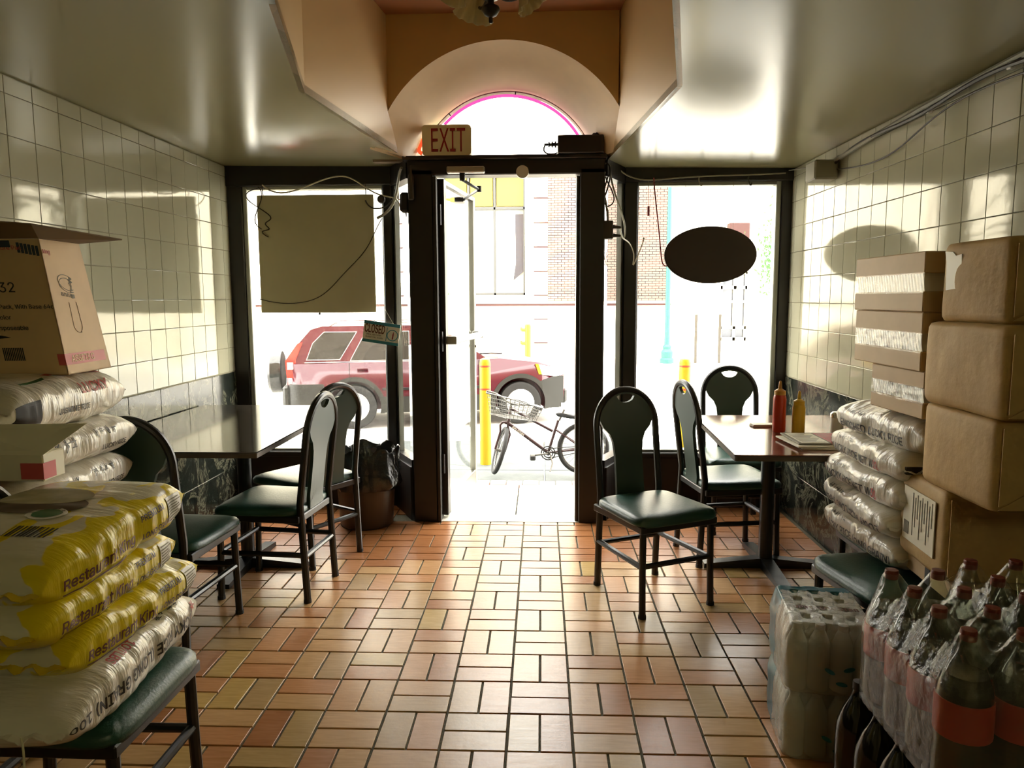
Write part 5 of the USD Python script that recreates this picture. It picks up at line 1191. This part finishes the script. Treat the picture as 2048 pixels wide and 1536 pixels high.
def wheel(name, loc, axis_y=True):
    prof = [(.20, -.09), (.30, -.10), (.335, -.085), (RW, -.05), (RW, .05), (.335, .085), (.30, .10), (.20, .09)]
    T = frame((1, 0, 0), (0, 0, 1), (0, -1, 0)) if axis_y else frame((0, 1, 0), (0, 0, 1), (1, 0, 0))
    t = B().lathe(prof, 40, loc, T).build(name, M['tyre'], car, smooth=40)
    return t
for x in (WR, WF):
    for sg in (-1, 1):
        t = wheel('wheel', (x, sg*.79, RW))
        b = B().lathe([(.225, -.095), (.215, -.10), (.19, -.06), (.19, .06)], 40, (x, sg*.79, RW), frame((1, 0, 0), (0, 0, 1), (0, -1, 0)) if sg > 0 else frame((1, 0, 0), (0, 0, -1), (0, 1, 0)))
        for k in range(7):
            q = rotm(0, k*360/7, 0); b.box((-.022, -.088, .03), (.022, -.062, .215), .006, q if sg < 0 else q*np.array([1, 1, 1]), (x, sg*.79 + (0 if sg < 0 else .15), RW))
        b.sphere((x, sg*(.79 + .07), RW), .055, 2, (1, .4, 1)); b.build('rim', M['rim'], t)
t = wheel('spare_wheel', (-.20, .05, .84), False)
B().lathe([(.34, -.10), (.352, -.06), (.352, .06), (.32, .10), (0, .105)], 36, (-.22, .05, .84), frame((0, 1, 0), (0, 0, 1), (-1, 0, 0))).build('wheel_cover', M['car_glass'], t)

# ---------------------------------------------------------------- bicycle
bk = thing('bicycle', 'maroon bicycle with wire basket leaning outside the doorway', 'bicycle')
def P8(u, v, y=8.0): return np.array([(u - 1083)/1477*y*1.002 - 0.003, y, CAMH - (v - 601)/1477*y*1.003])
hubR, hubF, BBp, HT, HB, ST = P8(1168, 903), P8(999, 908, 7.98), P8(1097, 912), P8(1022, 818), P8(1016, 852), P8(1119, 846)
def ring(c, e1, e2, r, tr, n=48): return tubemesh([c + r*(math.cos(t)*e1 + math.sin(t)*e2) for t in np.arange(n)*2*np.pi/n], tr, 8, True)
e1r, e2r = np.array([1, .04, 0.]), np.array([0, .05, 1.])
e1f = np.array([.29, 0, .957]); e2f = np.array([.14, -.985, -.04])
for nm, h, a, c, rr in (('rear_wheel', hubR, e1r, e2r, .262), ('front_wheel', hubF, e1f, e2f, .248)):
    w = B().add(ring(h, a, c, rr, .024)).build(nm, M['tyre'], bk, smooth=60)
    B().add(ring(h, a, c, rr - .024, .008)).build('rim', M['bike_steel'], w, smooth=60)
    b = B()
    for k in range(24):
        t = k*2*np.pi/24; b.tube([h, h + (rr - .024)*(math.cos(t)*a + math.sin(t)*c)], .0012, 4)
    n_ = np.cross(a, c); b.cyl(h - n_*.045, h + n_*.045, .018, n=10); b.build('spokes', M['bike_steel'], w, kind='stuff')
B().cyl(HB, HT, .018, n=12).cyl(HT - (HT - HB)*.12, ST + [-.07, 0, -.12], .015, n=10).cyl(HB, BBp, .019, n=12).cyl(ST + [-.01, 0, .0], BBp, .015, n=10).cyl(BBp, hubR + [0, -.05, 0], .010, n=8).cyl(BBp, hubR + [0, .05, 0], .010, n=8).cyl(ST + [-.04, -.02, -.10], hubR + [0, -.05, 0], .008, n=8).cyl(ST + [-.04, .02, -.10], hubR + [0, .05, 0], .008, n=8).build('frame', M['bike_frame'], bk)
cr = P8(1008, 858, 7.99)
n_ = np.cross(e1f, e2f)
B().tube([hubF - n_*.055, hubF - n_*.055 + e1f*.20, cr - n_*.045, cr - n_*.03 + e1f*.035, cr + e1f*.045, cr + n_*.03 + e1f*.035, cr + n_*.045, hubF + n_*.055 + e1f*.20, hubF + n_*.055], .013, 8).cyl(cr + e1f*.04, HB, .014, n=10).build('fork', M['bike_frame'], bk)
d_ = BBp - HB; L0 = np.linalg.norm(d_); ex = d_/L0; ey = np.array([0, -1., 0]); ez = np.cross(ex, ey)
m_ = meshkit.text_mesh('RALEIGH', .026, .001, True); vv = np.array(m_.vertices); vv[:, 0] += .06; up_ = np.array([-ex[2], 0, ex[0]])
B().add((vv[:, :1]*ex + (vv[:, 1:2] - .013)*up_ + vv[:, 2:]*ey, m_.faces), None, HB + ey*.0195).build('frame_lettering', M['bike_letter'], bk, smooth=False)
B().cyl(ST, ST + [.055, 0, .12], .012, n=10).build('seat_post', M['bike_steel'], bk)
sd = P8(1131, 836); v, f = lathemesh([(0, -.02), (.5, -.02), (.8, 0), (1, .5), (.8, .95), (0, 1)], 20)
v = v*np.array([.13, .07, .045]); v[:, 1] *= np.interp(v[:, 0], [-.13, .0, .13], [.3, .7, 1.]); v[:, 0] += .02
B().add((v, f), rotm(0, 8, 0), sd + [0, 0, -.02]).build('saddle', M['saddle'], bk, smooth=60)
B().tube(curve([P8(973, 788, 7.75), P8(1000, 797, 7.8), P8(1024, 812, 7.9), P8(1060, 815, 7.95), P8(1083, 823, 7.8)], 24), .012, 8).cyl(HT, P8(1024, 810, 7.93), .013, n=10).build('handlebar', M['bike_steel'], bk)
for q in ([P8(973, 788, 7.75), P8(987, 793, 7.78)], [P8(1072, 819, 7.86), P8(1083, 823, 7.8)]): B().tube(q, .018, 8).build('grip', M['black'], bk)
b = B(); top = [P8(974, 790, 7.7), P8(1012, 800, 7.45), P8(1086, 822, 7.65), P8(1048, 808, 7.9)]; bot = [P8(980, 833, 7.72), P8(1012, 842, 7.52), P8(1072, 848, 7.68), P8(1044, 838, 7.88)]
for lv_ in np.linspace(0, 1, 6):
    q = [t*(1 - lv_) + s_*lv_ for t, s_ in zip(top, bot)]; b.tube(q, .003 if 0 < lv_ < 1 else .006, 6, True)
for k in range(4):
    for s_ in np.linspace(0, 1, 9)[:-1]:
        a = top[k]*(1 - s_) + top[(k + 1) % 4]*s_; c = bot[k]*(1 - s_) + bot[(k + 1) % 4]*s_; b.tube([a, c], .0025, 5)
for s_ in np.linspace(0, 1, 8): b.tube([bot[0]*(1 - s_) + bot[1]*s_, bot[3]*(1 - s_) + bot[2]*s_], .0025, 5)
b.build('wire_basket', M['bike_steel'], bk, smooth=60)
T_ = frame((1, 0, 0), (0, 0, 1), (0, -1, 0))
b = B().add(ring(BBp + [0, -.03, 0], np.array([1., 0, 0]), np.array([0, 0, 1.]), .075, .006, 32)).add(ring(BBp + [0, -.03, 0], np.array([1., 0, 0]), np.array([0, 0, 1.]), .05, .005, 28)); b.cyl(BBp + [0, .05, 0], BBp + [0, -.06, 0], .022, n=12)
b.build('chainring', M['black'], bk)
B().cyl(BBp + [0, -.06, 0], P8(1068, 918, 7.94), .010, n=8).build('crank', M['bike_steel'], bk); B().cyl(BBp + [0, .05, 0], BBp + [.15, .05, -.03], .010, n=8).build('crank', M['bike_steel'], bk)
B().box((-.03, -.05, -.045), (.03, .04, .01), .01, None, P8(1066, 919, 7.92)).build('pedal', M['black'], bk)
B().tube([BBp + [.02, -.03, 0], P8(1106, 935, 7.93), P8(1101, 952, 7.88)], .008, 6).build('kickstand', M['bike_steel'], bk)
B().tube([BBp + [0, -.03, .05], hubR + [0, -.03, .03]], .004, 5).tube([BBp + [0, -.03, -.06], hubR + [0, -.03, -.03]], .004, 5).build('chain', M['black'], bk)
